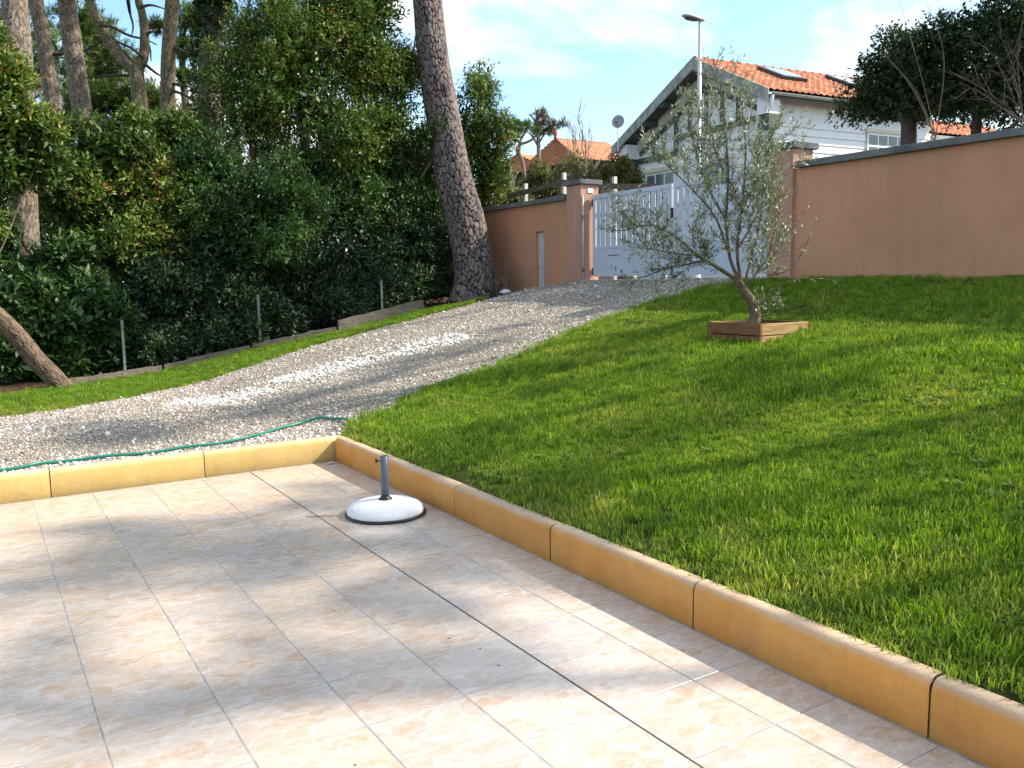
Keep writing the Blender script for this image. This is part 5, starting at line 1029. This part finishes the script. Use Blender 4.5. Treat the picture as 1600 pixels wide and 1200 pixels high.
scatter('gravel', np.stack([x, y, z], 1), rng.uniform(0, 6.28, (len(x), 3)) * [.12, .12, 1], np.stack([sz * rng.uniform(.8, 1.5, len(x)), sz * rng.uniform(.7, 1.1, len(x)), sz * rng.uniform(.5, .8, len(x))], 1), idx, peb, 'loose beige and white gravel stones on the drive', 'gravel')

def tuft_src(name, seed, nb, h, spread, w=.0034, straw=.06, lean=.5):
    g = np.random.default_rng(seed); v = []; f = []; r = []; o = 0
    for k in range(nb):
        a = g.uniform(0, 6.283); p = np.array([math.cos(a), math.sin(a), 0]) * spread * math.sqrt(g.random()); hh = h * g.uniform(.55, 1.2); ln_a = g.uniform(0, 6.283); le = np.array([math.cos(ln_a), math.sin(ln_a), 0]) * hh * lean * g.random(); sd = np.array([-math.sin(a + 1), math.cos(a + 1), 0]) * w * g.uniform(.8, 1.3)
        m1 = p + le * .22 + [0, 0, hh * .5]; m2 = p + le * .62 + [0, 0, hh * .84]; tp = p + le * 1.15 + [0, 0, hh]
        v += [p - sd * .5, p + sd * .5, m1 + sd * .5, m1 - sd * .5, m2 + sd * .36, m2 - sd * .36, tp]; f += [(o, o + 1, o + 2, o + 3), (o + 3, o + 2, o + 4, o + 5), (o + 5, o + 4, o + 6, o + 6)]; q = 1.0 if g.random() < straw else g.random() * .92; r += [q] * 3; o += 7
    f2 = [t if t[2] != t[3] else t[:3] for t in f]
    ob = mesh_obj(name, v, f2, M['grass'], None, False, {'rnd': ('FACE', r)}, origin=(0, 0, 0)); COL.objects.unlink(ob); return ob
tufts = [tuft_src('tuft_shape', 400 + s, 16, .034, .042) for s in range(4)] + [tuft_src('tall_tuft_shape', 410 + s, 18, .056, .036, .0034) for s in range(2)] + [tuft_src('dry_tuft_shape', 420, 14, .036, .05, .003, .45, .9)]
rng = np.random.default_rng(500); n = 210000; x = rng.uniform(2.60, 9.53, n); y = rng.uniform(-1.6, 9.0, n); d = np.hypot(x, y)
cz = R[:, 2][0] * x + R[:, 2][1] * y; cxr = (R[0, 0] * x + R[1, 0] * y) / np.maximum(cz, .3)
keep = (y < y_low(x) + .05 + .05 * rng.normal(size=n)) & (rng.random(n) < np.clip(1.55 - d / 9, .42, 1)) & (cxr < .9) & (cz > .8) & ~((x > px0 - .015) & (x < px1 + .015) & (y > py0_ - .015) & (y < py1_ + .015))
edge_thin = (x < 2.66) & (rng.random(n) < .2); keep &= ~edge_thin; keep &= rng.random(n) < np.clip(.85 + .55 * value_noise(np.stack([x, y, 0 * x], 1), 5.0, 33), .3, 1); x, y = x[keep], y[keep]; n = len(x)
vn = value_noise(np.stack([x, y, 0 * x], 1), 1.6, 8); tall = rng.random(n) < np.clip(.16 + .30 * vn + .25 * value_noise(np.stack([x, y, 0 * x], 1), 6.0, 31), .02, .6); dry = rng.random(n) < np.where(x < 2.75, .6, np.where(x < 2.95, .3, .09))
idx = np.where(dry, 6, np.where(tall, 4 + rng.integers(0, 2, n), rng.integers(0, 4, n))); s = rng.uniform(.5, 1.35, n) * (1 + .30 * vn) * np.where(x < 2.75, .7, 1)
scatter('lawn_grass', np.stack([x, y, ground(x, y)], 1), np.stack([rng.normal(size=n) * .12, rng.normal(size=n) * .12, rng.uniform(0, 6.28, n)], 1), np.stack([s, s, s * rng.uniform(.8, 1.2, n)], 1), idx, tufts, 'bright green grass blades of the sloping lawn', 'grass')
print('tufts', n)
n = 26000; x = rng.uniform(-2.5, 8.0, n); t = rng.random(n); y = y_high(x) - .05 + (y_log(x) - y_high(x) + .06) * t; keep = rng.random(n) < np.where(x < .6, .55, 1); x, y = x[keep], y[keep]; n = len(x); s = rng.uniform(.55, 1.25, n)
scatter('verge_grass', np.stack([x, y, ground(x, y)], 1), np.stack([rng.normal(size=n) * .12, rng.normal(size=n) * .12, rng.uniform(0, 6.28, n)], 1), np.stack([s, s, s], 1), np.where(rng.random(n) < .1, 6, rng.integers(0, 6, n)), tufts, 'grass blades of the narrow strip below the hedge', 'grass')
n = 260; x = rng.uniform(3, 9.2, n); lo = y_low(x); y = lo + np.abs(rng.normal(size=n)) * .25 + .02; s = rng.uniform(.4, .8, n)
scatter('gravel_weeds', np.stack([x, y, ground(x, y)], 1), np.stack([0 * x, 0 * x, rng.uniform(0, 6.28, n)], 1), np.stack([s, s, s], 1), rng.integers(0, 7, n), tufts, 'stray weeds at the edge of the gravel', 'weeds')
def rosette_src(name, seed):
    g = np.random.default_rng(seed); v = []; f = []; r = []; o = 0
    for k in range(9):
        a = k * 2.4 + g.normal() * .2; d = np.array([math.cos(a), math.sin(a), g.uniform(.25, .8)]); d /= np.linalg.norm(d); sd = np.array([-math.sin(a), math.cos(a), 0]); L_ = g.uniform(.03, .055); w_ = L_ * .38
        v += [(0, 0, .004), d * L_ * .55 + sd * w_ * .5, d * L_ * np.array([1, 1, .7]), d * L_ * .55 - sd * w_ * .5]; f.append((o, o + 1, o + 2, o + 3)); r.append(g.random()); o += 4
    ob = mesh_obj(name, v, f, M['laurel_weed'], None, False, {'rnd': ('FACE', r)}, origin=(0, 0, 0)); COL.objects.unlink(ob); return ob
M['laurel_weed'] = leaf_mat('weed_leaf', [(0, (.07, .15, .02)), (.6, (.12, .23, .03)), (1, (.20, .30, .05))], .4, .8)
M['dead_leaf'] = leaf_mat('dead_leaf', [(0, (.12, .06, .025)), (.6, (.22, .13, .06)), (1, (.34, .24, .13))], .1, .7)
ros = [rosette_src('weed_shape', 600 + k) for k in range(3)]
rng = np.random.default_rng(700); n = 900; c_ = rng.uniform([2.8, .5], [8.5, 8], (26, 2)); k = rng.integers(0, 26, n); xy = c_[k] + rng.normal(size=(n, 2)) * .28; xy[:200] = rng.uniform([2.7, .3], [8.5, 8], (200, 2))
ok = (xy[:, 0] > 2.68) & (xy[:, 0] < 9.4) & (xy[:, 1] < y_low(xy[:, 0]) - .05) & ~((xy[:, 0] > 6.1) & (xy[:, 0] < 6.95) & (xy[:, 1] > 5.4) & (xy[:, 1] < 6.2)); x, y = xy[ok].T; n = len(x); sc_ = rng.uniform(.6, 1.3, n)
scatter('lawn_weeds', np.stack([x, y, ground(x, y) + .018], 1), np.stack([0 * x, 0 * x, rng.uniform(0, 6.28, n)], 1), np.stack([sc_] * 3, 1), rng.integers(0, 3, n), ros, 'clover and broad-leaved weeds among the lawn grass', 'weeds')
n = 420; x = rng.uniform(1.0, 8.5, n); y = y_log(x) + .12 + np.abs(rng.normal(size=n)) * .35; P = np.stack([x, y, ground(x, y) + .01 + .03 * rng.random(n)], 1)
o = leaf_object('fallen_leaves', [make_leaves(P, unit(rng.normal(size=(n, 3)) * [1, 1, .3]), rng.uniform(.05, .10, n), rng.uniform(.02, .045, n), rng.random(n), rng)], M['dead_leaf'], None); tag(o, 'brown fallen leaves behind the edging planks', 'leaves', None, 'stuff')
